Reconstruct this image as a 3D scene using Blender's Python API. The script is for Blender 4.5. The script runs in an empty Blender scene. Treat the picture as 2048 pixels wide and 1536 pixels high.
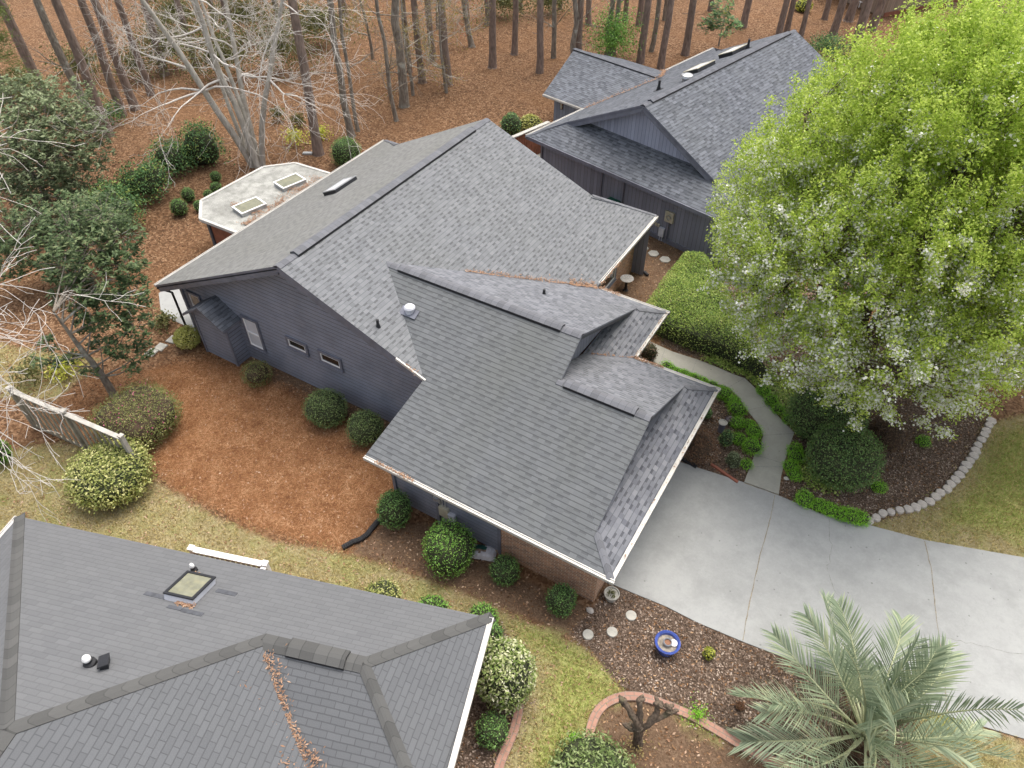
import bpy, math, random
import numpy as np
from mathutils import Vector, Matrix
rad = math.radians
random.seed(7)
RNG = np.random.default_rng(11)
scene = bpy.context.scene
COL = scene.collection

# ------------------------------------------------------------------ camera, sky, sun, exposure
CAM_H = 18.0
YAW, PITCH, FPX = 2.1075177, 0.7735442, 1440.906      # photo is 2048 px wide
_f = np.array([math.cos(YAW) * math.cos(PITCH), math.sin(YAW) * math.cos(PITCH), -math.sin(PITCH)])
_r = np.array([math.sin(YAW), -math.cos(YAW), 0.0])
_u = np.cross(_r, _f)
cam_d = bpy.data.cameras.new('camera'); cam = bpy.data.objects.new('camera', cam_d); COL.objects.link(cam)
cam_d.sensor_width = 36.0; cam_d.lens = FPX / 2048 * 36.0; cam_d.clip_end = 1000
cam.matrix_world = Matrix(((_r[0], _u[0], -_f[0], 0), (_r[1], _u[1], -_f[1], 0), (_r[2], _u[2], -_f[2], CAM_H), (0, 0, 0, 1)))
scene.camera = cam
SUN_EL, SUN_ROT = rad(70), rad(4)
world = bpy.data.worlds.new('World'); scene.world = world; world.use_nodes = True
wn = world.node_tree
sky = wn.nodes.new('ShaderNodeTexSky'); sky.sky_type = 'NISHITA'; sky.sun_disc = False
sky.sun_elevation = SUN_EL; sky.sun_rotation = SUN_ROT; sky.air_density = 1.0; sky.dust_density = 6.0; sky.ozone_density = 0.4
hs = wn.nodes.new('ShaderNodeHueSaturation'); hs.inputs['Saturation'].default_value = 0.45          # thin white overcast
wn.links.new(sky.outputs[0], hs.inputs['Color']); wn.links.new(hs.outputs[0], wn.nodes['Background'].inputs[0]); wn.nodes['Background'].inputs[1].default_value = 0.15
sl = bpy.data.lights.new('sun', 'SUN'); sl.energy = 0.75; sl.angle = rad(40); sl.color = (1.0, 0.94, 0.84)
so = bpy.data.objects.new('sun', sl); COL.objects.link(so)
_sd = Vector((math.sin(SUN_ROT) * math.cos(SUN_EL), math.cos(SUN_ROT) * math.cos(SUN_EL), math.sin(SUN_EL)))
so.rotation_euler = _sd.to_track_quat('Z', 'Y').to_euler(); so.location = (0, 0, 60)
scene.view_settings.view_transform = 'Standard'; scene.view_settings.look = 'None'
scene.view_settings.exposure = 1.05; scene.view_settings.gamma = 1.0
scene.render.engine = 'CYCLES'

# ------------------------------------------------------------------ photo pixel (2048 x 1536) -> place
def ray(x, y): return _r * ((x - 1024) / FPX) + _u * (-(y - 768) / FPX) + _f
O = np.array([0, 0, CAM_H])
def at(x, y, z=0.0):
    r = ray(x, y); return O + r * ((z - CAM_H) / r[2])
def on_y(x, y, Y):
    r = ray(x, y); return O + r * (Y / r[1])
def on_x(x, y, X):
    r = ray(x, y); return O + r * (X / r[0])
def on_plane(x, y, p, n):
    r = ray(x, y); n = np.array(n, float); return O + r * (np.dot(np.array(p, float) - O, n) / np.dot(r, n))
def depth(p): return float(np.dot(np.array(p, float) - O, _f))
V3 = lambda *a: np.array(a, float)
def unit(v): v = np.array(v, float); return v / (np.linalg.norm(v) + 1e-12)

# ------------------------------------------------------------------ names, labels
def tag(o, label=None, cat=None, group=None, kind=None):
    if label: o['label'] = label
    if cat: o['category'] = cat
    if group: o['group'] = group
    if kind: o['kind'] = kind
    return o
def thing(name, label, cat, loc=(0, 0, 0), rz=0.0, group=None):
    o = bpy.data.objects.new(name, None); COL.objects.link(o); o.location = tuple(float(v) for v in loc); o.rotation_euler = (0, 0, rz)
    o.empty_display_size = 0.2
    return tag(o, label, cat, group)
def copy_tree(o, parent=None):
    c = o.copy(); COL.objects.link(c)
    if parent is not None: c.parent = parent
    for ch in list(o.children): copy_tree(ch, c)
    return c

# ------------------------------------------------------------------ materials
def new_mat(name):
    m = bpy.data.materials.new(name); m.use_nodes = True
    nt = m.node_tree; b = nt.nodes['Principled BSDF']
    return m, nt, b
class NB:
    """small node helper"""
    def __init__(s, nt): s.nt = nt
    def n(s, t, **kw):
        nd = s.nt.nodes.new(t)
        for k, v in kw.items(): setattr(nd, k, v)
        return nd
    def put(s, sock, v):
        if isinstance(v, bpy.types.NodeSocket): s.nt.links.new(v, sock)
        elif isinstance(v, (tuple, list)) and sock.type == 'RGBA' and len(v) == 3: sock.default_value = (*v, 1)
        else: sock.default_value = v
    def math(s, op, a, b=0.0, c=0.0, clamp=False):
        nd = s.n('ShaderNodeMath', operation=op, use_clamp=clamp)
        s.put(nd.inputs[0], a); s.put(nd.inputs[1], b); s.put(nd.inputs[2], c); return nd.outputs[0]
    def mix(s, f, a, b, mode='MIX'):
        nd = s.n('ShaderNodeMix', data_type='RGBA', blend_type=mode)
        s.put(nd.inputs[0], f); s.put(nd.inputs[6], a); s.put(nd.inputs[7], b); return nd.outputs[2]
    def noise(s, vec, scale, detail=3.0, rough=0.55):
        nd = s.n('ShaderNodeTexNoise'); 
        if vec is not None: s.put(nd.inputs['Vector'], vec)
        nd.inputs['Scale'].default_value = scale; nd.inputs['Detail'].default_value = detail; nd.inputs['Roughness'].default_value = rough
        return nd.outputs[0]
    def ramp(s, f, stops):
        nd = s.n('ShaderNodeValToRGB'); s.put(nd.inputs[0], f); el = nd.color_ramp.elements
        while len(el) < len(stops): el.new(0.5)
        for e, (p, c) in zip(el, stops): e.position = p; e.color = (*c, 1) if len(c) == 3 else c
        return nd.outputs[0]
    def step(s, f, a, b):
        nd = s.n('ShaderNodeMapRange', clamp=True); s.put(nd.inputs[0], f); nd.inputs[1].default_value = a; nd.inputs[2].default_value = b
        return nd.outputs[0]
    def white(s, vec, dim='2D'):
        nd = s.n('ShaderNodeTexWhiteNoise', noise_dimensions=dim)
        s.put(nd.inputs['W' if dim == '1D' else 'Vector'], vec); return nd.outputs[0]
    def bump(s, h, strength, dist):
        nd = s.n('ShaderNodeBump'); s.put(nd.inputs['Height'], h); nd.inputs['Strength'].default_value = strength; nd.inputs['Distance'].default_value = dist
        return nd.outputs[0]
    def coord(s, k='Object'): return s.n('ShaderNodeTexCoord').outputs[k]
    def xyz(s, v):
        nd = s.n('ShaderNodeSeparateXYZ'); s.put(nd.inputs[0], v); return nd.outputs
    def comb(s, x, y, z=0.0):
        nd = s.n('ShaderNodeCombineXYZ'); s.put(nd.inputs[0], x); s.put(nd.inputs[1], y); s.put(nd.inputs[2], z); return nd.outputs[0]
    def attr(s, name): return s.n('ShaderNodeAttribute', attribute_name=name).outputs['Fac']

def paint(name, col, rough=0.6, var=0.12, scale=3.0, metal=0.0, bump=0.0, grime=None):
    m, nt, b = new_mat(name); q = NB(nt); c = q.coord()
    n1 = q.noise(c, scale, 4); n2 = q.noise(c, scale * 14, 2)
    f = q.math('ADD', q.math('MULTIPLY', n1, 0.65), q.math('MULTIPLY', n2, 0.35))
    lo = tuple(v * (1 - var * 2) for v in col); hi = tuple(min(1, v * (1 + var * 2)) for v in col)
    k = q.ramp(f, [(0.3, lo), (0.7, hi)])
    if grime: k = q.mix(q.step(q.noise(c, scale * 1.7, 5), 0.5, 0.72), k, grime)
    q.put(b.inputs['Base Color'], k); b.inputs['Roughness'].default_value = rough; b.inputs['Metallic'].default_value = metal
    if bump: q.put(b.inputs['Normal'], q.bump(n2, bump, 0.02))
    return m

def shingle(name, light, dark, tab=0.17, course=0.145, line=0.5, drop=0.4, slit=0.0, stain=(0.12, 0.125, 0.108), stain_amt=0.35, half=False, contrast=1.0):
    m, nt, b = new_mat(name); q = NB(nt)
    uv = q.n('ShaderNodeUVMap').outputs[0]; u, v, _ = q.xyz(uv)
    wob = q.math('MULTIPLY', q.math('SUBTRACT', q.noise(uv, 1.1, 2), 0.5), 0.03)
    vv = q.math('DIVIDE', q.math('ADD', v, wob), course); row = q.math('FLOOR', vv); fv = q.math('FRACT', vv)
    if half: off = q.math('ADD', q.math('MULTIPLY', row, 0.5), q.math('MULTIPLY', q.white(row, '1D'), 0.12))
    else: off = q.math('MULTIPLY', q.white(row, '1D'), 13.7)
    uu = q.math('ADD', q.math('DIVIDE', u, tab), off); cell = q.math('FLOOR', uu); fu = q.math('FRACT', uu)
    r = q.white(q.comb(cell, row)); r2 = q.white(q.comb(q.math('ADD', cell, 71.3), row))
    raised = q.math('MAXIMUM', q.math('LESS_THAN', q.math('FRACT', q.math('MULTIPLY', cell, 0.5)), 0.25), q.math('GREATER_THAN', r, 0.72))
    tone = q.math('ADD', 0.5, q.math('MULTIPLY', q.math('SUBTRACT', q.math('ADD', q.math('MULTIPLY', r, 0.45), q.math('MULTIPLY', r2, 0.55)), 0.5), contrast))
    grain = q.noise(uv, 45, 2, 0.7); tone = q.math('ADD', tone, q.math('MULTIPLY', q.math('SUBTRACT', grain, 0.5), 0.9), clamp=True)
    col = q.mix(tone, dark, light)
    st = q.math('MULTIPLY', q.step(q.noise(q.comb(u, q.math('MULTIPLY', v, 0.45)), 0.55, 5, 0.6), 0.42, 0.72), stain_amt)
    col = q.mix(st, col, stain)
    ln = q.math('MULTIPLY', q.math('GREATER_THAN', fv, 0.84), line)  # course joint, with the shade under the butt edge painted in
    dr = q.math('MULTIPLY', q.math('MULTIPLY', q.math('GREATER_THAN', fv, 0.55), q.math('SUBTRACT', 1.0, raised)), drop)  # printed dark band of low tabs plus a painted drop shadow
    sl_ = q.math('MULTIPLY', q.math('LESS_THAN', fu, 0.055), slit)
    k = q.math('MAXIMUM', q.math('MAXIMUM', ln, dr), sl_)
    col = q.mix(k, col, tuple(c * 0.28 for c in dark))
    q.put(b.inputs['Base Color'], col); b.inputs['Roughness'].default_value = 0.85
    b.inputs['Specular IOR Level'].default_value = 0.35
    h = q.math('ADD', q.math('MULTIPLY', raised, 0.5), q.math('SUBTRACT', 1.0, fv))
    h = q.math('ADD', h, q.math('MULTIPLY', grain, 0.5))
    q.put(b.inputs['Normal'], q.bump(h, 0.55, 0.012))
    return m
def cap_mat(name, col, seg=0.2):
    m, nt, b = new_mat(name); q = NB(nt); uv = q.n('ShaderNodeUVMap').outputs[0]; u, v, _ = q.xyz(uv)
    uu = q.math('DIVIDE', u, seg); cell = q.math('FLOOR', uu); fu = q.math('FRACT', uu)
    r = q.white(cell, '1D'); g = q.noise(uv, 30, 3, 0.7)
    t = q.math('ADD', q.math('MULTIPLY', r, 0.6), q.math('MULTIPLY', g, 0.5), clamp=True)
    c = q.mix(t, tuple(x * 0.72 for x in col), tuple(x * 1.28 for x in col))
    c = q.mix(q.math('MULTIPLY', q.math('LESS_THAN', fu, 0.07), 0.45), c, tuple(x * 0.3 for x in col))
    q.put(b.inputs['Base Color'], c); b.inputs['Roughness'].default_value = 0.88
    q.put(b.inputs['Normal'], q.bump(q.math('ADD', fu, g), 0.3, 0.01)); return m
def brick_mat(name, c1, c2, mortar):
    m, nt, b = new_mat(name); q = NB(nt); uv = q.n('ShaderNodeUVMap').outputs[0]
    t = q.n('ShaderNodeTexBrick'); q.put(t.inputs['Vector'], uv); q.put(t.inputs['Color1'], c1); q.put(t.inputs['Color2'], c2); q.put(t.inputs['Mortar'], mortar)
    t.inputs['Scale'].default_value = 1.0; t.inputs['Brick Width'].default_value = 0.22; t.inputs['Row Height'].default_value = 0.078
    t.inputs['Mortar Size'].default_value = 0.009; t.inputs['Bias'].default_value = -0.1
    c = q.mix(q.math('MULTIPLY', q.step(q.noise(uv, 9, 4), 0.45, 0.8), 0.5), t.outputs[0], tuple(x * 0.45 for x in c1))
    q.put(b.inputs['Base Color'], c); b.inputs['Roughness'].default_value = 0.9
    q.put(b.inputs['Normal'], q.bump(q.math('SUBTRACT', 1.0, t.outputs[1]), 0.7, 0.01)); return m
def grooved(name, col, w=0.2):
    m, nt, b = new_mat(name); q = NB(nt); uv = q.n('ShaderNodeUVMap').outputs[0]; u, v, _ = q.xyz(uv)
    uu = q.math('DIVIDE', u, w); fu = q.math('FRACT', uu); r = q.white(q.math('FLOOR', uu), '1D')
    t = q.math('ADD', q.math('MULTIPLY', r, 0.5), q.math('MULTIPLY', q.noise(q.comb(q.math('MULTIPLY', u, 6.0), v), 3.0, 5), 0.6), clamp=True)
    c = q.mix(t, tuple(x * 0.72 for x in col), tuple(x * 1.2 for x in col))
    g = q.math('LESS_THAN', fu, 0.1); c = q.mix(q.math('MULTIPLY', g, 0.75), c, tuple(x * 0.35 for x in col))
    q.put(b.inputs['Base Color'], c); b.inputs['Roughness'].default_value = 0.75
    q.put(b.inputs['Normal'], q.bump(q.math('SUBTRACT', 1.0, g), 0.6, 0.01)); return m
def bark(name, dark, light, scale=7.0, patch=None):
    m, nt, b = new_mat(name); q = NB(nt); c = q.coord(); x, y, z = q.xyz(c)
    p = q.comb(x, y, q.math('MULTIPLY', z, 0.3))
    vo = q.n('ShaderNodeTexVoronoi'); q.put(vo.inputs['Vector'], p); vo.inputs['Scale'].default_value = scale * 2.2
    n = q.noise(p, scale, 6, 0.65)
    k = q.mix(q.math('ADD', q.math('MULTIPLY', vo.outputs[0], 0.55), q.math('MULTIPLY', q.math('SUBTRACT', n, 0.32), 1.5), clamp=True), dark, light)
    if patch: k = q.mix(q.step(q.noise(c, 2.3, 4), 0.55, 0.66), k, patch)
    q.put(b.inputs['Base Color'], k); b.inputs['Roughness'].default_value = 0.95
    q.put(b.inputs['Normal'], q.bump(q.math('ADD', n, vo.outputs[0]), 0.8, 0.03)); return m
def leaf_mat(name, cols, trans=0.35, rough=0.5, spec=0.35):
    """cols: colour stops chosen per leaf"""
    m = bpy.data.materials.new(name); m.use_nodes = True; nt = m.node_tree; q = NB(nt)
    b = nt.nodes['Principled BSDF']; out = nt.nodes['Material Output']
    r = q.n('ShaderNodeNewGeometry').outputs['Random Per Island']
    big = q.noise(q.coord(), 1.6, 3)
    f = q.math('ADD', q.math('MULTIPLY', r, 0.75), q.math('MULTIPLY', q.math('SUBTRACT', big, 0.35), 0.8), clamp=True)
    n = len(cols); k = q.ramp(f, [(i / (n - 1), c) for i, c in enumerate(cols)])
    q.put(b.inputs['Base Color'], k); b.inputs['Roughness'].default_value = rough; b.inputs['Specular IOR Level'].default_value = spec
    if trans > 0:
        t = q.n('ShaderNodeBsdfTranslucent'); q.put(t.inputs[0], k); mx = q.n('ShaderNodeMixShader'); mx.inputs[0].default_value = trans
        nt.links.new(b.outputs[0], mx.inputs[1]); nt.links.new(t.outputs[0], mx.inputs[2]); nt.links.new(mx.outputs[0], out.inputs[0])
    return m
def concrete(name, col, stain):
    m, nt, b = new_mat(name); q = NB(nt); c = q.coord()
    a = q.noise(c, 0.35, 6, 0.6); d = q.noise(c, 3.0, 5, 0.6); g = q.noise(c, 90, 2, 0.8)
    e = q.noise(c, 16, 4, 0.75); f = q.math('ADD', q.math('ADD', q.math('MULTIPLY', a, 0.55), q.math('MULTIPLY', d, 0.25)), q.math('ADD', q.math('MULTIPLY', g, 0.25), q.math('MULTIPLY', e, 0.25)))
    k = q.ramp(f, [(0.42, stain), (0.72, col)])
    k = q.mix(q.math('MULTIPLY', q.step(q.noise(c, 0.8, 6, 0.7), 0.5, 0.68), 0.55), k, stain)
    vo = q.n('ShaderNodeTexVoronoi'); q.put(vo.inputs['Vector'], c); vo.inputs['Scale'].default_value = 2.6
    spot = q.math('LESS_THAN', q.math('ADD', vo.outputs[0], q.math('MULTIPLY', d, 0.12)), 0.125)
    k = q.mix(q.math('MULTIPLY', spot, 0.55), k, tuple(x * 0.35 for x in col))
    q.put(b.inputs['Base Color'], k); b.inputs['Roughness'].default_value = 0.9; q.put(b.inputs['Normal'], q.bump(g, 0.25, 0.005)); return m

M = {}
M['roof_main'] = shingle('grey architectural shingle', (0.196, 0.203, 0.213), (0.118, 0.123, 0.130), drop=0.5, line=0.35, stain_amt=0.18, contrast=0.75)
M['roof_rear'] = shingle('grazing tone grey shingle', (0.215, 0.216, 0.208), (0.135, 0.137, 0.132), drop=0.4, line=0.3, stain=(0.15, 0.152, 0.132), stain_amt=0.35, contrast=0.7)  # same shingle; paler, warmer look at a grazing view is put into the colour
M['roof_wing'] = shingle('weathered shaded grey shingle', (0.143, 0.150, 0.155), (0.098, 0.104, 0.110), tab=0.19, line=0.6, drop=0.34, stain=(0.105, 0.111, 0.103), stain_amt=0.6, contrast=0.75)  # weathering, plus the dimmer light on this slope painted into the tone
M['roof_lit'] = shingle('blue grey shingle', (0.205, 0.212, 0.233), (0.112, 0.117, 0.131), line=0.35, drop=0.5, stain_amt=0.15)  # same shingle, lit copy: colour carries the brighter light on these slopes
M['roof_pent_shaded'] = shingle('shaded blue grey shingle', (0.20, 0.205, 0.225), (0.10, 0.105, 0.125), line=0.4, drop=0.6, stain_amt=0.2)  # same shingle, shaded copy: dimmer light on the pents is in the colour
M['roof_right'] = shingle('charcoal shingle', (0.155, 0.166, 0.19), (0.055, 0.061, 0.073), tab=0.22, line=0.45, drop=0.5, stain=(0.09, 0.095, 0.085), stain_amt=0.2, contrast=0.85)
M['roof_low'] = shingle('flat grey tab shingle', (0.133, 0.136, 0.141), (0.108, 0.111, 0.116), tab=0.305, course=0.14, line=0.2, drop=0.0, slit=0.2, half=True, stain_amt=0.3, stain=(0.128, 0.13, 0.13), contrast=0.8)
M['roof_low_shaded'] = shingle('flat grey tab shingle, lower slopes', (0.122, 0.127, 0.134), (0.092, 0.096, 0.102), tab=0.305, course=0.14, line=0.38, drop=0.0, slit=0.42, half=True, stain_amt=0.3, stain=(0.11, 0.113, 0.113), contrast=0.6)  # darker copy: shade on slopes turned from the sun is painted in
M['cap'] = cap_mat('grey ridge cap', (0.12, 0.123, 0.135)); M['cap_low'] = cap_mat('brownish ridge cap', (0.072, 0.072, 0.069), 0.3)
M['cap_right'] = cap_mat('charcoal ridge cap', (0.10, 0.105, 0.12), 0.25)
M['trim'] = paint('blue grey trim paint', (0.15, 0.157, 0.19), 0.55, 0.15)
M['soffit'] = paint('dark soffit paint', (0.075, 0.078, 0.09), 0.7)
M['siding'] = paint('blue grey lap siding', (0.21, 0.226, 0.272), 0.6, 0.12, 1.1, grime=(0.235, 0.246, 0.285))
M['siding_v'] = grooved('grooved blue grey siding', (0.22, 0.232, 0.275))
M['siding_g'] = grooved('weathered gable siding', (0.34, 0.355, 0.43), 0.19)
M['siding_tan'] = grooved('tan grooved siding', (0.30, 0.225, 0.165), 0.2)
M['brick'] = brick_mat('brown red brick', (0.50, 0.26, 0.15), (0.22, 0.13, 0.095), (0.58, 0.47, 0.36))
M['edge_brick'] = None
M['white'] = paint('white gutter metal', (0.50, 0.485, 0.45), 0.45, 0.1, 2.0, grime=(0.5, 0.46, 0.40))
M['white_clean'] = paint('white painted wood', (0.78, 0.77, 0.75), 0.5, 0.06, 2.0)
M['black'] = paint('black rubber', (0.018, 0.018, 0.02), 0.6)
M['black_metal'] = paint('black metal', (0.025, 0.026, 0.03), 0.45, metal=0.3)
M['grey_metal'] = paint('galvanised metal', (0.42, 0.43, 0.44), 0.4, 0.1, 6.0, metal=0.6)
M['beige'] = paint('beige meter paint', (0.47, 0.44, 0.33), 0.5)
M['lightgrey'] = paint('light grey plastic', (0.55, 0.56, 0.60), 0.5)
M['membrane'] = paint('white roof membrane', (0.30, 0.30, 0.275), 0.8, 0.25, 1.6, grime=(0.19, 0.19, 0.17), bump=0.2)
M['sky_pane'] = paint('milky skylight dome', (0.19, 0.19, 0.135), 0.3, 0.2, 4.0, grime=(0.25, 0.24, 0.15))
M['blind'] = paint('white window blind', (0.55, 0.56, 0.58), 0.35, 0.06)
M['glass'] = paint('dark window glass', (0.025, 0.022, 0.02), 0.08, 0.3)
M['tan_glass'] = paint('window with tan shade', (0.33, 0.29, 0.24), 0.2, 0.2, 5)
M['fence'] = paint('weathered fence board', (0.27, 0.25, 0.20), 0.85, 0.2, 4.0)
M['fence_top'] = paint('pale fence rail', (0.40, 0.38, 0.34), 0.8, 0.15, 4.0)
M['redwood'] = paint('red brown wood', (0.24, 0.085, 0.045), 0.75, 0.2, 3)
M['paver'] = paint('pale concrete stone', (0.44, 0.425, 0.375), 0.9, 0.15, 5, bump=0.3, grime=(0.42, 0.40, 0.35))
M['edge_stone'] = paint('grey edging stone', (0.44, 0.40, 0.36), 0.9, 0.2, 6, bump=0.4)
M['concrete'] = concrete('driveway concrete', (0.335, 0.34, 0.33), (0.225, 0.23, 0.223))
M['walk'] = concrete('walkway concrete', (0.36, 0.352, 0.305), (0.25, 0.243, 0.207))
M['joint'] = paint('mossy joint', (0.23, 0.19, 0.13), 0.95, 0.3, 20)
M['crack'] = paint('concrete crack', (0.22, 0.22, 0.205), 0.95, 0.3, 20)
M['blue_glaze'] = paint('cobalt glazed ceramic', (0.055, 0.09, 0.33), 0.18, 0.2, 6)
M['terracotta'] = paint('terracotta', (0.22, 0.105, 0.06), 0.8)
M['darkball'] = paint('dark plum ceramic', (0.05, 0.03, 0.03), 0.3, 0.3, 9)
M['patch'] = paint('newer dark shingle', (0.068, 0.072, 0.082), 0.85, 0.2, 8)
M['potsoil'] = paint('potting soil', (0.25, 0.22, 0.18), 0.95, 0.3, 14)
M['green_bin'] = paint('green plastic bin', (0.01, 0.085, 0.05), 0.4)
M['bag'] = paint('white plastic bag', (0.62, 0.62, 0.66), 0.35, 0.1, 6); M['bag_green'] = paint('dark green print', (0.02, 0.09, 0.07), 0.35)
M['rock'] = paint('brown rock', (0.30, 0.22, 0.16), 0.9, 0.25, 8, bump=0.5)
M['mosaic'] = paint('speckled mosaic glass', (0.62, 0.55, 0.52), 0.3, 0.4, 30)
M['orange_clay'] = paint('orange clay', (0.27, 0.095, 0.06), 0.7)
M['car_red'] = paint('red car paint', (0.10, 0.012, 0.012), 0.2, 0.05)
M['pine_bark'] = bark('pine bark', (0.09, 0.066, 0.054), (0.31, 0.235, 0.19), 5)
M['oak_bark'] = bark('mottled grey bark', (0.085, 0.07, 0.055), (0.33, 0.29, 0.235), 6, patch=(0.36, 0.36, 0.31))
M['pale_bark'] = bark('pale smooth bark', (0.24, 0.215, 0.18), (0.56, 0.53, 0.46), 4, patch=(0.36, 0.33, 0.27))
M['white_bark'] = bark('white twig bark', (0.42, 0.39, 0.35), (0.74, 0.70, 0.64), 4)
M['pear_bark'] = bark('dark pear bark', (0.05, 0.036, 0.026), (0.15, 0.11, 0.08), 6)
M['stump_bark'] = bark('gnarled pruned bark', (0.035, 0.025, 0.018), (0.18, 0.135, 0.095), 9, patch=(0.12, 0.10, 0.06))
M['palm_fibre'] = bark('palm fibre', (0.035, 0.022, 0.014), (0.15, 0.09, 0.05), 10)
M['leaf_pear'] = leaf_mat('young pear leaves', [(0.198, 0.294, 0.044), (0.385, 0.52, 0.078), (0.56, 0.678, 0.133), (0.722, 0.813, 0.264)], 0.55)
M['blossom'] = leaf_mat('white pear blossom', [(0.694, 0.694, 0.582), (0.874, 0.874, 0.806), (0.95, 0.95, 0.918)], 0.3, 0.8)
M['leaf_box'] = leaf_mat('boxwood leaves', [(0.038, 0.079, 0.031), (0.092, 0.191, 0.048), (0.169, 0.308, 0.078), (0.278, 0.463, 0.138)], 0.15)
M['leaf_boxdark'] = leaf_mat('dark yew leaves', [(0.047, 0.078, 0.03), (0.109, 0.163, 0.054), (0.178, 0.256, 0.081), (0.296, 0.365, 0.127)], 0.12)
M['leaf_bright'] = leaf_mat('bright green holly leaves', [(0.051, 0.118, 0.024), (0.118, 0.258, 0.039), (0.198, 0.397, 0.07), (0.356, 0.555, 0.118)], 0.2)
M['leaf_hedge'] = leaf_mat('olive hedge leaves', [(0.095, 0.162, 0.035), (0.209, 0.324, 0.067), (0.362, 0.476, 0.095), (0.571, 0.571, 0.209)], 0.25)
M['leaf_azalea'] = leaf_mat('bronze azalea leaves', [(0.069, 0.086, 0.029), (0.149, 0.178, 0.052), (0.253, 0.27, 0.081), (0.345, 0.253, 0.138)], 0.2)
M['leaf_pink'] = leaf_mat('pink azalea flower', [(0.35, 0.08, 0.14), (0.5, 0.14, 0.22)], 0.2)
M['leaf_varieg'] = leaf_mat('variegated yellow leaves', [(0.08, 0.11, 0.03), (0.24, 0.28, 0.07), (0.46, 0.47, 0.16), (0.68, 0.64, 0.32)], 0.25)
M['leaf_cream'] = leaf_mat('cream edged leaves', [(0.066, 0.118, 0.026), (0.212, 0.291, 0.066), (0.503, 0.529, 0.265), (0.873, 0.82, 0.688)], 0.25)
M['leaf_yellow'] = leaf_mat('golden leaves', [(0.232, 0.261, 0.029), (0.522, 0.551, 0.072), (0.754, 0.725, 0.174)], 0.3)
M['leaf_laurel'] = leaf_mat('laurel leaves', [(0.06, 0.10, 0.03), (0.14, 0.20, 0.06), (0.25, 0.32, 0.12), (0.38, 0.42, 0.2)], 0.25)
M['leaf_gold'] = leaf_mat('gold variegated leaves', [(0.30, 0.32, 0.06), (0.55, 0.55, 0.16), (0.75, 0.72, 0.34)], 0.35)
M['leaf_magnolia'] = leaf_mat('glossy magnolia leaves', [(0.028, 0.046, 0.019), (0.068, 0.108, 0.042), (0.12, 0.172, 0.072), (0.25, 0.265, 0.13)], 0.25, 0.5, 0.2)
M['leaf_holly'] = leaf_mat('grey green evergreen leaves', [(0.088, 0.116, 0.055), (0.176, 0.22, 0.11), (0.275, 0.325, 0.182), (0.396, 0.435, 0.275)], 0.3, 0.6, 0.12)
M['leaf_camellia'] = leaf_mat('camellia leaves', [(0.032, 0.074, 0.032), (0.082, 0.168, 0.065), (0.149, 0.27, 0.095), (0.46, 0.514, 0.121)], 0.2, 0.5, 0.2)
M['leaf_olive'] = leaf_mat('olive undergrowth leaves', [(0.061, 0.068, 0.024), (0.135, 0.142, 0.047), (0.216, 0.209, 0.074)], 0.3)
M['leaf_burgundy'] = leaf_mat('burgundy leaves', [(0.045, 0.027, 0.021), (0.128, 0.075, 0.045), (0.255, 0.18, 0.09)], 0.2)
M['leaf_brown'] = leaf_mat('brown twiggy leaves', [(0.078, 0.039, 0.023), (0.169, 0.085, 0.046), (0.26, 0.156, 0.078)], 0.2)
M['leaf_lime'] = leaf_mat('lime creeping leaves', [(0.104, 0.244, 0.022), (0.244, 0.544, 0.037), (0.394, 0.75, 0.075)], 0.3)
M['leaf_spring'] = leaf_mat('spring buds', [(0.22, 0.20, 0.05), (0.34, 0.30, 0.08), (0.42, 0.24, 0.10)], 0.4)
M['leaf_red'] = leaf_mat('red maple buds', [(0.40, 0.08, 0.04), (0.50, 0.16, 0.08)], 0.4)
M['needle'] = leaf_mat('pine needles', [(0.07, 0.105, 0.028), (0.14, 0.196, 0.049), (0.238, 0.28, 0.084)], 0.3)
M['frond'] = leaf_mat('silvery palm leaflets', [(0.151, 0.197, 0.116), (0.255, 0.323, 0.21), (0.362, 0.427, 0.284), (0.466, 0.497, 0.294)], 0.3, 0.55)
M['rachis'] = paint('palm rib', (0.33, 0.35, 0.20), 0.6)
M['litter'] = leaf_mat('dry leaves', [(0.055, 0.031, 0.018), (0.165, 0.088, 0.045), (0.308, 0.176, 0.094), (0.528, 0.363, 0.22)], 0.1, 0.9, 0.1)
M['litter_pale'] = leaf_mat('pale dry leaves', [(0.22, 0.12, 0.07), (0.40, 0.25, 0.16), (0.58, 0.44, 0.32)], 0.1, 0.9, 0.1)
M['roof_needles'] = leaf_mat('faded needles on roof', [(0.19, 0.105, 0.065), (0.32, 0.195, 0.125), (0.46, 0.32, 0.225)], 0.1, 0.9, 0.1)
M['straw'] = leaf_mat('pine straw', [(0.116, 0.05, 0.024), (0.268, 0.123, 0.055), (0.419, 0.218, 0.106), (0.582, 0.37, 0.213)], 0.1, 0.9, 0.1)
M['chips'] = leaf_mat('mulch chips', [(0.04, 0.028, 0.02), (0.1, 0.07, 0.05), (0.19, 0.135, 0.1), (0.36, 0.28, 0.22), (0.55, 0.46, 0.38)], 0.05, 0.9, 0.1)
M['grass_dry'] = leaf_mat('dry grass', [(0.245, 0.201, 0.071), (0.431, 0.345, 0.144), (0.575, 0.475, 0.23)], 0.3, 0.8, 0.2)
M['grass_green'] = leaf_mat('green grass', [(0.18, 0.228, 0.054), (0.3, 0.372, 0.084), (0.444, 0.492, 0.156)], 0.3, 0.8, 0.2)
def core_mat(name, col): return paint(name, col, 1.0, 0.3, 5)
M['core'] = core_mat('inner twigs', (0.035, 0.042, 0.018)); M['core_brown'] = core_mat('inner brown twigs', (0.06, 0.04, 0.025))

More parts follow.
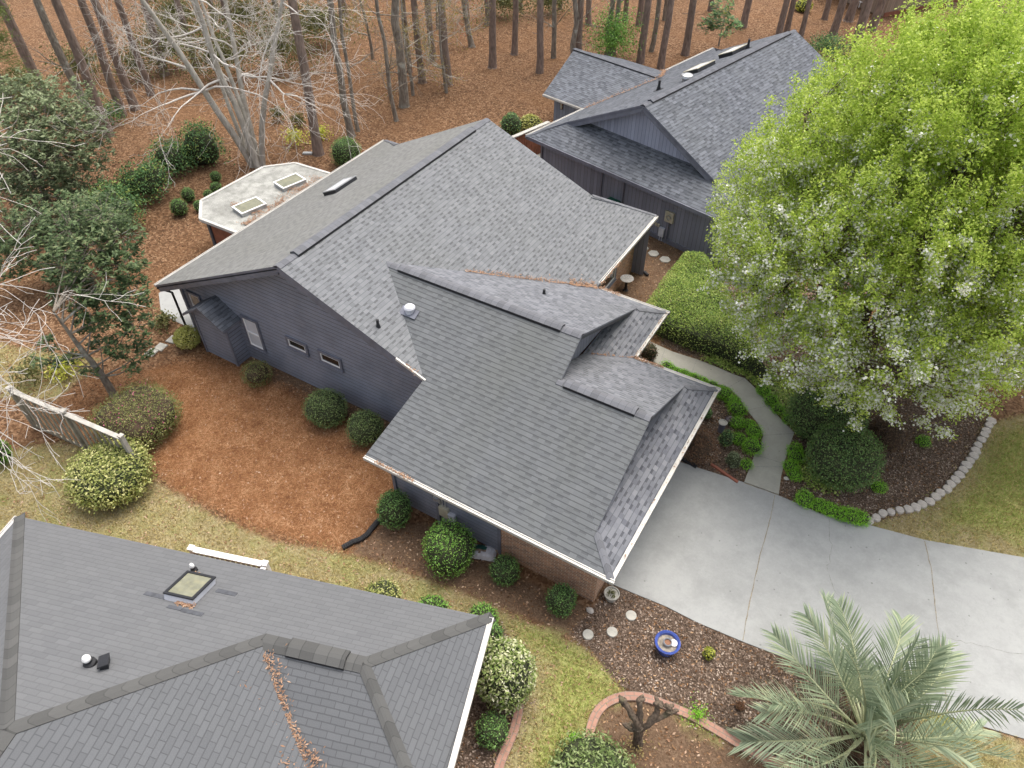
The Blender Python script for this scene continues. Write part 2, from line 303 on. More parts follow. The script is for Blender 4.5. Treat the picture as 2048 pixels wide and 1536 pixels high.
# edging brick (object space along curve uses uv)
M['edge_brick'] = brick_mat('rose edging brick', (0.40, 0.22, 0.16), (0.30, 0.165, 0.125), (0.24, 0.19, 0.15))

# ground: masks painted per vertex choose which ground lies where
def ground_mat():
    m, nt, b = new_mat('ground cover'); q = NB(nt); c = q.coord()
    vo = q.n('ShaderNodeTexVoronoi'); q.put(vo.inputs['Vector'], c); vo.inputs['Scale'].default_value = 13
    vr = q.xyz(vo.outputs[1])[0]
    vo2 = q.n('ShaderNodeTexVoronoi'); q.put(vo2.inputs['Vector'], c); vo2.inputs['Scale'].default_value = 31
    vr2 = q.xyz(vo2.outputs[1])[0]
    big = q.noise(c, 0.33, 5, 0.6); mid = q.noise(c, 2.2, 5, 0.65); fine = q.noise(c, 38, 3, 0.75)
    t = q.math('ADD', q.math('MULTIPLY', vr, 0.45), q.math('MULTIPLY', fine, 0.55))
    t2 = q.math('ADD', q.math('MULTIPLY', vr2, 0.5), q.math('MULTIPLY', fine, 0.5))
    leaf = q.ramp(t, [(0.18, (0.055, 0.031, 0.018)), (0.40, (0.135, 0.073, 0.039)), (0.58, (0.22, 0.122, 0.066)), (0.82, (0.42, 0.275, 0.165))])
    leaf = q.mix(q.math('MULTIPLY', q.step(big, 0.46, 0.68), 0.5), leaf, (0.225, 0.117, 0.056))
    straw = q.ramp(q.math('ADD', q.math('MULTIPLY', fine, 0.65), q.math('MULTIPLY', mid, 0.35)), [(0.30, (0.12, 0.055, 0.024)), (0.5, (0.255, 0.124, 0.054)), (0.70, (0.42, 0.245, 0.125))])
    tuft = q.noise(c, 13, 4, 0.8); gf = q.math('ADD', q.math('ADD', q.math('MULTIPLY', mid, 0.25), q.math('MULTIPLY', fine, 0.3)), q.math('MULTIPLY', tuft, 0.45))
    lawn = q.ramp(gf, [(0.34, (0.14, 0.11, 0.05)), (0.5, (0.33, 0.275, 0.145)), (0.66, (0.54, 0.47, 0.30))])
    lawn = q.mix(q.math('MULTIPLY', q.step(q.math('ADD', q.noise(c, 0.9, 5, 0.7), q.math('MULTIPLY', fine, 0.25)), 0.58, 0.74), 0.6), lawn, (0.25, 0.27, 0.085))
    green = q.ramp(gf, [(0.34, (0.15, 0.16, 0.045)), (0.5, (0.32, 0.35, 0.095)), (0.66, (0.52, 0.52, 0.22))])
    mulch = q.ramp(t2, [(0.15, (0.040, 0.028, 0.020)), (0.45, (0.115, 0.080, 0.058)), (0.72, (0.21, 0.152, 0.115)), (0.94, (0.46, 0.37, 0.29))])
    soil = q.ramp(q.math('ADD', q.math('MULTIPLY', t2, 0.6), q.math('MULTIPLY', mid, 0.4)), [(0.2, (0.085, 0.055, 0.036)), (0.5, (0.165, 0.105, 0.066)), (0.8, (0.27, 0.185, 0.12))])
    def mask(name):
        a = q.attr(name); e = q.math('ADD', a, q.math('ADD', q.math('MULTIPLY', q.math('SUBTRACT', mid, 0.5), 0.55), q.math('MULTIPLY', q.math('SUBTRACT', fine, 0.5), 0.5)))
        return q.step(e, 0.35, 0.65)
    k = leaf
    for nm, col in (('straw', straw), ('soil', soil), ('lawn', lawn), ('green', green), ('mulch', mulch)):
        k = q.mix(q.math('MULTIPLY', mask(nm), 0.8) if nm == 'green' else mask(nm), k, col)
    q.put(b.inputs['Base Color'], k); b.inputs['Roughness'].default_value = 0.95; b.inputs['Specular IOR Level'].default_value = 0.15
    q.put(b.inputs['Normal'], q.bump(q.math('ADD', q.math('ADD', t, t2), q.math('MULTIPLY', mid, 1.5)), 0.9, 0.035)); return m
M['ground'] = ground_mat()

# ------------------------------------------------------------------ mesh builders
class MB:
    def __init__(s): s.v = []; s.f = []; s.m = []; s.uv = []; s.mats = []
    def mi(s, mat):
        if mat not in s.mats: s.mats.append(mat)
        return s.mats.index(mat)
    def poly(s, pts, mat, uv=None):
        i = len(s.v); s.v += [tuple(float(c) for c in p) for p in pts]; s.f.append(tuple(range(i, i + len(pts)))); s.m.append(s.mi(mat))
        s.uv.append(uv if uv is not None else [(0, 0)] * len(pts)); return s
    def box(s, c, d, mat, ax=None, uvs=False):
        c = np.array(c, float); d = np.array(d, float) / 2
        A = np.eye(3) if ax is None else np.array(ax, float)
        P = [c + A[0] * d[0] * sx + A[1] * d[1] * sy + A[2] * d[2] * sz for sx in (-1, 1) for sy in (-1, 1) for sz in (-1, 1)]
        for q in ((0, 1, 3, 2), (4, 6, 7, 5), (0, 4, 5, 1), (2, 3, 7, 6), (0, 2, 6, 4), (1, 5, 7, 3)):
            pp = [P[k] for k in q]; uv = None
            if uvs:
                n = unit(np.cross(pp[1] - pp[0], pp[2] - pp[0])); h = unit(np.cross((0, 0, 1), n)) if abs(n[2]) < 0.9 else V3(1, 0, 0); w = np.cross(n, h)
                uv = [(float(p @ h), float(p @ w)) for p in pp]
            s.poly(pp, mat, uv)
        return s
    def bar(s, a, b, w, h, mat, up=(0, 0, 1)):
        a = np.array(a, float); b = np.array(b, float); t = unit(b - a); sd = unit(np.cross(t, up)); u2 = np.cross(sd, t)
        return s.box((a + b) / 2, (np.linalg.norm(b - a), w, h), mat, (t, sd, u2))
    def prism(s, pts, z0, z1, mat, side=None, cap=True):
        side = side or mat; n = len(pts); pts = [np.array(p[:2], float) for p in pts]
        if sum(pts[i][0] * pts[(i + 1) % n][1] - pts[(i + 1) % n][0] * pts[i][1] for i in range(n)) < 0: pts = pts[::-1]
        s.poly([(*p, z1) for p in pts], mat)
        for i in range(n):
            a, b2 = pts[i], pts[(i + 1) % n]
            s.poly([(*a, z0), (*b2, z0), (*b2, z1), (*a, z1)], side)
        if cap: s.poly([(*p, z0) for p in pts[::-1]], side)
        return s
    def lathe(s, prof, mat, n=20, c=(0, 0, 0)):
        for (r0, z0), (r1, z1) in zip(prof[:-1], prof[1:]):
            for k in range(n):
                a0, a1 = 2 * math.pi * k / n, 2 * math.pi * (k + 1) / n
                P = lambda r, z, a: (c[0] + r * math.cos(a), c[1] + r * math.sin(a), c[2] + z)
                q = [P(r0, z0, a0), P(r0, z0, a1), P(r1, z1, a1), P(r1, z1, a0)]
                if r1 < 1e-6: q = q[:3]
                elif r0 < 1e-6: q = [q[0], q[2], q[3]]
                s.poly(q, mat)
        return s
    def tube(s, pts, rr, mat, n=6, cap=True):
        pts = [np.array(p, float) for p in pts]; rr = rr if hasattr(rr, '__len__') else [rr] * len(pts)
        i0 = len(s.v); t = unit(pts[1] - pts[0]); a = unit(np.cross(t, (0.31, 0.17, 0.93) if abs(t[2]) < 0.9 else (1, 0, 0)))
        mi = s.mi(mat)
        for k, p in enumerate(pts):
            t = unit(pts[min(k + 1, len(pts) - 1)] - pts[max(k - 1, 0)]); a = unit(a - t * (a @ t)); b2 = np.cross(t, a)
            for j in range(n):
                an = 2 * math.pi * j / n; w = p + (a * math.cos(an) + b2 * math.sin(an)) * rr[k]; s.v.append((float(w[0]), float(w[1]), float(w[2])))
        for k in range(len(pts) - 1):
            for j in range(n):
                j2 = (j + 1) % n; s.f.append((i0 + k * n + j, i0 + k * n + j2, i0 + (k + 1) * n + j2, i0 + (k + 1) * n + j)); s.m.append(mi); s.uv.append(None)
        if cap:
            e = i0 + (len(pts) - 1) * n; s.f.append(tuple(range(e, e + n))); s.m.append(mi); s.uv.append(None)
        return s
    def build(s, name, parent=None, smooth=False, origin=None, mat=None):
        me = bpy.data.meshes.new(name); v = np.array(s.v, float)
        if origin is not None: v = v - np.array(origin, float)
        me.from_pydata(v.tolist(), [], s.f)
        for m_ in s.mats: me.materials.append(M[m_])
        me.polygons.foreach_set('material_index', s.m)
        if any(u is not None for u in s.uv):
            L = me.uv_layers.new(name='UVMap'); flat = []
            for f, u in zip(s.f, s.uv): flat += (list(u) if u is not None else [(0, 0)] * len(f))
            L.data.foreach_set('uv', np.array(flat, float).ravel())
        if smooth: me.polygons.foreach_set('use_smooth', [True] * len(s.f))
        o = bpy.data.objects.new(name, me); COL.objects.link(o)
        if parent is not None: o.parent = parent
        if origin is not None and parent is None: o.location = tuple(float(c) for c in origin)
        return o

def np_mesh(name, v, f, mats, mi=None, parent=None, loc=None, smooth=False):
    """v Nx3, f list of int arrays (quads Mx4 / tris Mx3)"""
    me = bpy.data.meshes.new(name); me.vertices.add(len(v)); me.vertices.foreach_set('co', np.ascontiguousarray(v, dtype=np.float32).ravel())
    fl = [np.asarray(a) for a in f if len(a)]
    loops = np.concatenate([a.ravel() for a in fl]); tot = np.concatenate([np.full(len(a), a.shape[1]) for a in fl])
    start = np.concatenate([[0], np.cumsum(tot)[:-1]])
    me.loops.add(len(loops)); me.loops.foreach_set('vertex_index', loops.astype(np.int32))
    me.polygons.add(len(tot)); me.polygons.foreach_set('loop_start', start.astype(np.int32)); me.polygons.foreach_set('loop_total', tot.astype(np.int32))
    for m_ in mats: me.materials.append(M[m_])
    if mi is not None: me.polygons.foreach_set('material_index', np.asarray(mi, dtype=np.int32))
    if smooth: me.polygons.foreach_set('use_smooth', np.ones(len(tot), dtype=bool))
    me.update(calc_edges=True)
    o = bpy.data.objects.new(name, me); COL.objects.link(o)
    if parent is not None: o.parent = parent
    if loc is not None: o.location = tuple(float(c) for c in loc)
    return o
def rand_dirs(n, rng=RNG):
    d = rng.normal(size=(n, 3)); return d / np.linalg.norm(d, axis=1, keepdims=True)
def leaf_quads(c, nrm, size, aspect=0.5, rng=RNG, along=None, droop=0.0):
    """diamond leaves at c with normal nrm; returns verts (4N), faces"""
    n = len(c); a = rand_dirs(n, rng) if along is None else along
    a = a - nrm * (a * nrm).sum(1, keepdims=True); a /= np.linalg.norm(a, axis=1, keepdims=True) + 1e-9
    b = np.cross(nrm, a); s = np.asarray(size) * np.ones(n); s = s[:, None]
    v = np.empty((n, 4, 3)); v[:, 0] = c - a * s * 0.5; v[:, 1] = c + b * s * aspect * 0.5 - a * s * 0.06; v[:, 2] = c + a * s * 0.5 - nrm * s * droop; v[:, 3] = c - b * s * aspect * 0.5 - a * s * 0.06
    f = np.arange(4 * n).reshape(n, 4); return v.reshape(-1, 3), f

def lobes(dirs, amp, rng, k=9, sharp=6.0):
    ctr = rand_dirs(k, rng); w = rng.uniform(-1, 1, k); d = dirs @ ctr.T
    return 1 + amp * (np.exp((d - 1) * sharp) * w).sum(1)
def shrub_mesh(name, R, n, leaf, size, rng, boxy=2.0, amp=0.12, core='core', extra=None, aspect=0.5, fuzz=0.10, parent=None, loc=None, corek=0.86, lob=9, flat=0.5):
    """leafy bush: leaves on an uneven shell around an inner mass of twigs; base at z=0"""
    R = np.array(R, float); sd = int(rng.integers(1e9)); g1 = np.random.default_rng(sd)
    def radius(d, seed):
        g = np.random.default_rng(seed); p = boxy
        base = 1 / ((np.abs(d) ** p).sum(1) ** (1 / p)); return base * lobes(d, amp, g, lob)
    d = rand_dirs(n, rng); d[:, 2] = np.where(d[:, 2] < -0.75, -d[:, 2], d[:, 2])
    r = radius(d, sd) * (1 + rng.normal(0, fuzz * 0.5, n) - np.abs(rng.normal(0, fuzz, n)))
    c = d * r[:, None] * R + V3(0, 0, R[2])
    nr = d / R; nr /= np.linalg.norm(nr, axis=1, keepdims=True); nr = nr * flat + rand_dirs(n, rng) * 0.75 + V3(0, 0, 0.3); nr /= np.linalg.norm(nr, axis=1, keepdims=True)
    keep = c[:, 2] > 0.03; c, nr = c[keep], nr[keep]
    v, f = leaf_quads(c, nr, size * rng.uniform(0.7, 1.3, len(c)), aspect, rng); V = [v]; F = [f]; MI = [np.zeros(len(f), int)]; mats = [leaf]
    if extra:
        nm, frac, sc, fn = extra; k = int(len(c) * frac); w = np.array([fn(x / R) for x in (c - V3(0, 0, R[2]))]) if fn else np.ones(len(c)); idx = rng.choice(len(c), k, p=w / w.sum())
        v2, f2 = leaf_quads(c[idx] + nr[idx] * 0.02, nr[idx], size * sc, 0.8, rng); F.append(f2 + sum(len(x) for x in V)); V.append(v2); MI.append(np.full(len(f2), 1)); mats.append(nm)
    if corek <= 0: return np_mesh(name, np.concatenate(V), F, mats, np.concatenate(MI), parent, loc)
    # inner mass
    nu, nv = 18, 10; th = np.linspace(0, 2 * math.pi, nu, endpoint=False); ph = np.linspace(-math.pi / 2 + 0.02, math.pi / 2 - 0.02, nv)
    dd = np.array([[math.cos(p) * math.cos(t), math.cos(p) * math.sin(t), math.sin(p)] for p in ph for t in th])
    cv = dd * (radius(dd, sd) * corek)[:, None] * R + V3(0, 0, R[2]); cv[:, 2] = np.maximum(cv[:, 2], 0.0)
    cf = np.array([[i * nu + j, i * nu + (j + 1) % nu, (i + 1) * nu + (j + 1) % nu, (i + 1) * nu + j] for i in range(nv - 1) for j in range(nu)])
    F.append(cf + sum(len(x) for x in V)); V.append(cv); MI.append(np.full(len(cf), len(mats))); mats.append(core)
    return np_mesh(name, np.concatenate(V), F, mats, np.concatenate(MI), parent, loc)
def px_size(x, y, w, h, zc=None):
    """pixel box -> ground point under the middle and radii"""
    zc0 = 0.5
    for _ in range(6):
        c = at(x, y, zc0); s = FPX / depth(c); r = w / 2 / s
        dirv = unit(c - O); sn = abs(dirv[2]); cs = math.sqrt(1 - sn * sn)
        rz2 = max((h / 2 / s) ** 2 - (r * sn) ** 2, (0.55 * r * cs) ** 2); rz = min(math.sqrt(rz2) / cs, 1.35 * r); zc0 = rz * 0.97
    return c, r, rz
SH = {}
def shrub(x, y, w, h, name, label, leaf, size=0.05, dens=1.0, cat='shrub', group=None, seed=1, **kw):
    c, r, rz = px_size(x, y, w, h); rng = np.random.default_rng(seed)
    n = int(dens * 4 * math.pi * r * max(r, rz) * 0.75 / (size * size * 0.5) * 1.15); n = min(max(n, 500), 16000)
    o = shrub_mesh(name, (r, r, rz), n, leaf, size, rng, loc=(c[0], c[1], 0), **kw)
    return tag(o, label, cat, group)

# ------------------------------------------------------------------ ground with its beds and lawns
def P(*px): return [at(a, b) for a, b in px]
def poly_sd(X, Y, poly):
    """signed distance (positive inside) to a polygon"""
    p = np.array([q[:2] for q in poly]); ins = np.zeros(X.shape, bool); dist = np.full(X.shape, 1e9)
    for i in range(len(p)):
        a, b = p[i], p[(i + 1) % len(p)]; ex, ey = b - a; t = np.clip(((X - a[0]) * ex + (Y - a[1]) * ey) / (ex * ex + ey * ey + 1e-12), 0, 1)
        dist = np.minimum(dist, np.hypot(X - a[0] - t * ex, Y - a[1] - t * ey))
        c = ((a[1] > Y) != (b[1] > Y)); xx = a[0] + (Y - a[1]) / (b[1] - a[1] + 1e-12) * ex; ins ^= (c & (X < xx))
    return np.where(ins, dist, -dist)
Z = {}
Z['lawn'] = [P((-300, 900), (0, 905), (120, 885), (215, 905), (290, 950), (345, 985), (430, 1035), (545, 1085), (640, 1100), (690, 1108), (770, 1130), (850, 1160), (930, 1190), (1010, 1225), (1110, 1270), (1170, 1300), (1240, 1380), (1165, 1420), (1165, 1560), (985, 1560), (1040, 1420), (1055, 1350), (900, 1300), (600, 1400), (-300, 1400)),
             P((1730, 1052), (1790, 1030), (1840, 1015), (1900, 975), (1945, 910), (1975, 850), (2100, 815), (2500, 900), (2600, 1250), (2048, 1120), (1850, 1084)),
             P((1815, 1425), (2100, 1500), (2100, 1700), (1800, 1620)), P((-200, 640), (60, 700), (200, 720), (110, 800), (-200, 780))]
Z['green'] = [P((1010, 1245), (1090, 1265), (1180, 1310), (1250, 1385), (1180, 1425), (1165, 1480), (1130, 1560), (1050, 1560), (1100, 1420), (1110, 1330)),
              P((1900, 1040), (1960, 960), (2000, 870), (2100, 850), (2300, 950), (2300, 1100), (2100, 1095)), P((1845, 1420), (1900, 1425), (1950, 1460), (1880, 1470)),
              P((1350, 1410), (1400, 1432), (1440, 1475), (1390, 1455))]
Z['straw'] = [P((300, 740), (420, 720), (500, 755), (640, 800), (800, 900), (800, 1000), (770, 1040), (690, 1100), (600, 1080), (480, 1040), (350, 975), (290, 900), (330, 830))]
Z['soil'] = [P((770, 1045), (870, 1050), (1100, 1190), (1180, 1215), (1150, 1280), (1050, 1235), (930, 1185), (800, 1135), (700, 1105)),
             P((1178, 1560), (1190, 1430), (1240, 1395), (1320, 1408), (1440, 1470), (1640, 1545), (1640, 1620)),
             P((470, 690), (780, 800), (780, 900), (500, 745)), P((1180, 640), (1310, 470), (1400, 510), (1400, 560), (1240, 700))]
Z['mulch'] = [P((1215, 1165), (1330, 1215), (1485, 1285), (1640, 1345), (1830, 1425), (1830, 1640), (1640, 1560), (1440, 1468), (1310, 1402), (1250, 1385), (1180, 1300), (1140, 1270), (1190, 1210)),
              P((1555, 990), (1580, 915), (1590, 860), (1540, 810), (1490, 757), (1400, 720), (1320, 690), (1380, 540), (1560, 560), (1700, 600), (1800, 720), (1900, 780), (1985, 830), (1975, 870), (1945, 915), (1900, 978), (1840, 1018), (1735, 1048), (1640, 1028)),
              P((1360, 935), (1300, 830), (1260, 700), (1319, 728), (1400, 762), (1460, 778), (1500, 830), (1528, 875), (1510, 910), (1489, 964)),
              P((985, 1600), (880, 1560), (1000, 1240), (1050, 1330), (1038, 1420))]
def make_ground():
    xs = np.concatenate([np.linspace(-140, -34, 30)[:-1], np.arange(-34, 9.0, 0.14), np.linspace(9.0, 90, 24)[1:]])
    ys = np.concatenate([np.linspace(-40, 2.0, 16)[:-1], np.arange(2.0, 34, 0.14), np.linspace(34, 160, 40)[1:]])
    X, Y = np.meshgrid(xs, ys); nx, ny = len(xs), len(ys)
    rng = np.random.default_rng(3); H = np.zeros_like(X)
    for k in range(14):
        a = rng.uniform(0, 6.28); w = rng.uniform(0.25, 1.1); H += 0.012 * np.sin((X * math.cos(a) + Y * math.sin(a)) * w + rng.uniform(0, 6))
    far = np.clip((np.hypot(X + 10, Y - 15) - 22) / 20, 0, 1); H = H * far * 3
    v = np.stack([X, Y, H], -1).reshape(-1, 3)
    i = np.arange(nx * ny).reshape(ny, nx); f = np.stack([i[:-1, :-1], i[:-1, 1:], i[1:, 1:], i[1:, :-1]], -1).reshape(-1, 4)
    o = np_mesh('ground', v, [f], ['ground'], smooth=True); me = o.data
    for nm, polys in Z.items():
        m_ = np.full(X.shape, -1e9)
        for p in polys: m_ = np.maximum(m_, poly_sd(X, Y, p))
        soft = 0.35 if nm in ('lawn', 'green', 'straw', 'soil') else 0.18
        if nm == 'green': soft = 0.9
        a = me.attributes.new(nm, 'FLOAT', 'POINT'); a.data.foreach_set('value', np.clip(m_ / soft * 0.5 + 0.5, 0, 1).ravel().astype(np.float32))
    return tag(o, kind='structure')
make_ground()
def inside(pts, polys):
    X, Y = pts[:, 0], pts[:, 1]; m_ = np.full(X.shape, -1e9)
    for p in polys: m_ = np.maximum(m_, poly_sd(X, Y, p))
    return m_

# hard surfaces
DRIVE = P((1190, 1120), (1210, 1163), (1240, 1176), (1330, 1213), (1395, 1246), (1485, 1284), (1560, 1313), (1650, 1345), (1760, 1387), (1880, 1428), (2060, 1482), (2500, 1640), (2700, 1290), (2048, 1116), (1850, 1081), (1730, 1049), (1640, 1028), (1590, 1006), (1555, 991), (1488, 966), (1360, 925), (1290, 900))
WL = [(1488, 965), (1509, 910), (1519, 898), (1526, 872), (1515, 847), (1494, 822), (1478, 797), (1457, 776), (1417, 764), (1386, 748), (1344, 737), (1319, 731), (1240, 690), (1150, 640)]
WR = [(1557, 990), (1562, 952), (1573, 910), (1581, 887), (1588, 866), (1561, 839), (1537, 810), (1512, 779), (1490, 758), (1465, 749), (1428, 733), (1394, 720), (1344, 704), (1297, 683), (1230, 645), (1170, 610)]
def slab(name, pts, z, mat):
    return tag(MB().prism(pts, -0.06, z, mat).build(name), kind='structure')
slab('driveway', DRIVE, 0.030, 'concrete')
slab('walkway', P(*WL) + P(*WR[::-1]), 0.034, 'walk')
slab('neighbour_driveway', P((1560, 520), (1700, 470), (1900, 480), (2400, 560), (2500, 740), (2048, 750), (1940, 750), (1850, 700), (1760, 620), (1640, 570)), 0.026, 'walk')
PATIO = P((318, 588), (322, 622), (345, 640), (385, 660), (440, 690), (470, 600), (400, 540), (345, 560))
slab('patio', PATIO, 0.03, 'concrete')
# joints and cracks: thin sheets on the concrete
def strip(mb, pts, w, z, mat, jit=0.0):
    q = [np.array([p[0], p[1], z]) for p in pts]; out = []
    for a, b in zip(q[:-1], q[1:]):
        k = max(1, int(np.linalg.norm(b - a) / 0.12))
        for i in range(k): out.append(a + (b - a) * i / k)
    out.append(q[-1]); L, R2 = [], []
    for i, p in enumerate(out):
        t = unit(out[min(i + 1, len(out) - 1)] - out[max(i - 1, 0)]); n = V3(-t[1], t[0], 0); o = n * random.gauss(0, jit); ww = w * random.uniform(0.5, 1.4)
        L.append(p + o + n * ww / 2); R2.append(p + o - n * ww / 2)
    for i in range(len(out) - 1): mb.poly([R2[i], R2[i + 1], L[i + 1], L[i]], mat)
j = MB()
for pts in ([(1549, 992), (1540, 1040), (1520, 1110), (1500, 1200), (1485, 1282)], [(1848, 1083), (1862, 1140), (1872, 1240), (1886, 1330), (1893, 1426)], [(1488, 967), (1555, 991)]):
    strip(j, P(*pts), 0.02, 0.034, 'joint', 0.005)
j.build('driveway_joint'); bpy.data.objects['driveway_joint']['kind'] = 'structure'
j = MB()
for pts in ([(1658, 1040), (1657, 1075), (1662, 1090), (1660, 1120), (1653, 1140)], [(1657, 1150), (1665, 1180), (1690, 1205), (1700, 1240)], [(1880, 1275), (1930, 1285), (1990, 1300), (2060, 1312)]):
    strip(j, P(*pts), 0.011, 0.034, 'crack', 0.02)
for a, b in (((1526, 872), (1587, 868)), ((1498, 935), (1570, 935)), ((1494, 822), (1540, 812)), ((1456, 776), (1490, 757)), ((1383, 748), (1393, 722)), ((1318, 730), (1330, 700)), ((1509, 911), (1572, 930))):
    strip(j, P(a, b), 0.012, 0.038, 'crack', 0.004)
j.build('driveway_crack'); bpy.data.objects['driveway_crack']['kind'] = 'structure'

# ------------------------------------------------------------------ roofs and walls
def clip2(poly, a, b, c):
    """keep part of 2D polygon where a*x+b*y<=c"""
    out = []
    for i in range(len(poly)):
        p, q = poly[i], poly[(i + 1) % len(poly)]; dp = a * p[0] + b * p[1] - c; dq = a * q[0] + b * q[1] - c
        if dp <= 0: out.append(p)
        if (dp < 0) != (dq < 0) and abs(dp - dq) > 1e-12: t = dp / (dp - dq); out.append((p[0] + (q[0] - p[0]) * t, p[1] + (q[1] - p[1]) * t))
    return out
def roof_plane(mb, pts, mat, th=0.13, edge='trim', under='soffit', skip=()):
    """a sloping roof slab; shingle courses follow its own level lines"""
    pts = [np.array(p, float) for p in pts]; n = np.zeros(3)
    for i in range(len(pts)): n += np.cross(pts[i], pts[(i + 1) % len(pts)])
    n = unit(n)
    if n[2] < 0: pts = pts[::-1]; n = -n
    u = unit(np.cross((0, 0, 1), n)); v = np.cross(n, u)
    mb.poly(pts, mat, [(float(p @ u), float(p @ v)) for p in pts])
    low = [p - V3(0, 0, th) for p in pts]; mb.poly(low[::-1], under)
    for i in range(len(pts)):
        k = (i + 1) % len(pts); mb.poly([low[i], low[k], pts[k], pts[i]], edge)
    return n
def caps(rows, name, parent, place, **kw):
    for a, b, w, mat, s1, s2 in rows:
        m_ = MB(); cap_strip(m_, a, b, w, mat, s1, s2, **kw); place(m_, name, parent)
def cap_strip(mb, a, b, w, mat, s1, s2, lift=0.02, drop=0.0, uoff=0.0):
    """ridge or hip cap from a to b; s1, s2 point down the two slopes"""
    a = np.array(a, float); b = np.array(b, float); L = np.linalg.norm(b - a); up = V3(0, 0, lift); s1 = unit(s1) * w; s2 = unit(s2) * w
    n = max(1, int(L / 0.4))
    for i in range(n):
        p, q = a + (b - a) * i / n + up, a + (b - a) * (i + 1) / n + up; u0, u1 = uoff + L * i / n, uoff + L * (i + 1) / n
        m1 = 0.22
        rows = [s1, s1 * m1 + V3(0, 0, -0.004), s2 * m1 + V3(0, 0, -0.004), s2]
        for k in range(3): mb.poly([p + rows[k], p + rows[k + 1], q + rows[k + 1], q + rows[k]], mat, [(u0, k * .2), (u0, k * .2 + .2), (u1, k * .2 + .2), (u1, k * .2)])
        for sgn in (s1, s2): mb.poly([p + sgn, q + sgn, q + sgn - up * 1.6, p + sgn - up * 1.6], 'black' if drop else mat, [(u0, 0), (u1, 0), (u1, .02), (u0, .02)])
    for e in (a, b): mb.poly([e + up + s1, e + up, e + up + s2, e + s2 - up * .6, e + s1 - up * .6], mat)
def lap_wall(mb, org, ex, nrm, poly, mat='siding', course=0.165, out=0.022):
    """lap siding: tilted boards with dark gaps over a 2D outline (s along ex, z up)"""
    org = np.array(org, float); ex = unit(ex); nrm = unit(nrm); z0 = min(p[1] for p in poly); z1 = max(p[1] for p in poly); k = 0
    W = lambda s, z, o: org + ex * s + V3(0, 0, z) + nrm * o
    mb.poly([W(s, z, -0.02) for s, z in poly], 'soffit')  # dark backing in the gaps stands in for shade under each board
    while z0 + k * course < z1:
        a, b = z0 + k * course, min(z0 + (k + 1) * course, z1); c = clip2(clip2(poly, 0, 1, b - 0.03), 0, -1, -a); k += 1
        if len(c) < 3: continue
        mb.poly([W(s, z, out * (1 - 0.6 * (z - a) / course)) for s, z in c], mat)
        lo = [s for s, z in c if z < a + 1e-5]
        if len(lo) >= 2: s0, s1 = min(lo), max(lo); mb.poly([W(s0, a, 0), W(s1, a, 0), W(s1, a, out), W(s0, a, out)], mat)
def flat_wall(mb, org, ex, nrm, poly, mat):
    org = np.array(org, float); ex = unit(ex); mb.poly([org + ex * s + V3(0, 0, z) for s, z in poly], mat, [(s, z) for s, z in poly])
def gutter(parent, a, b, out, w=0.105, h=0.11, name='gutter'):
    a = np.array(a, float); b = np.array(b, float); out = unit(out); m = MB(); off = V3(0, 0, -0.05)
    t = unit(b - a); L = np.linalg.norm(b - a); mid = (a + b) / 2 + out * (w / 2 + 0.004) + off; ax = (t, out, V3(0, 0, 1))
    m.box(mid - V3(0, 0, h / 2 - 0.01), (L, w, 0.02), 'white', ax)
    m.box(mid + out * (w / 2 - 0.012), (L, 0.024, h), 'white', ax); m.box(mid - out * (w / 2 - 0.012), (L, 0.024, h), 'white', ax)
    m.box(mid + V3(0, 0, h / 2 - 0.035), (L, w - 0.05, 0.012), 'white', ax)
    for e in (-1, 1): m.box(mid + t * e * (L / 2 - 0.006), (0.012, w - 0.05, h - 0.03), 'white', ax)
    return m.build(name, parent)
def window(parent, org, ex, nrm, s0, s1, z0, z1, pane='glass', bars=1, fr='trim', name='window', inner='white_clean'):
    org = np.array(org, float); ex = unit(ex); nrm = unit(nrm); W = lambda s, z, o: org + ex * s + V3(0, 0, z) + nrm * o; ax = (ex, nrm, V3(0, 0, 1)); t = 0.09
    m = MB()
    for zc in (z0 - t / 2, z1 + t / 2): m.box(W((s0 + s1) / 2, zc, 0.035), (s1 - s0 + 2 * t, 0.09, t), fr, ax)
    for sc in (s0 - t / 2, s1 + t / 2): m.box(W(sc, (z0 + z1) / 2, 0.035), (t, 0.09, z1 - z0), fr, ax)
    m.box(W((s0 + s1) / 2, z0 - t - 0.012, 0.06), (s1 - s0 + 2.4 * t, 0.12, 0.03), fr, ax)
    o = m.build(name, parent)
    p = MB().box(W((s0 + s1) / 2, (z0 + z1) / 2, 0.03), (s1 - s0, 0.012, z1 - z0), pane, ax).build('pane', o)
    m = MB(); k = 0.035
    m.box(W((s0 + s1) / 2, z0 + k / 2, 0.05), (s1 - s0, 0.03, k), inner, ax); m.box(W((s0 + s1) / 2, z1 - k / 2, 0.05), (s1 - s0, 0.03, k), inner, ax)
    m.box(W(s0 + k / 2, (z0 + z1) / 2, 0.05), (k, 0.03, z1 - z0 - 2 * k), inner, ax); m.box(W(s1 - k / 2, (z0 + z1) / 2, 0.05), (k, 0.03, z1 - z0 - 2 * k), inner, ax)
    if bars: m.box(W((s0 + s1) / 2, (z0 + z1) / 2, 0.055), (s1 - s0 - 2 * k, 0.03, 0.05), inner, ax)
    m.build('sash', o); return o
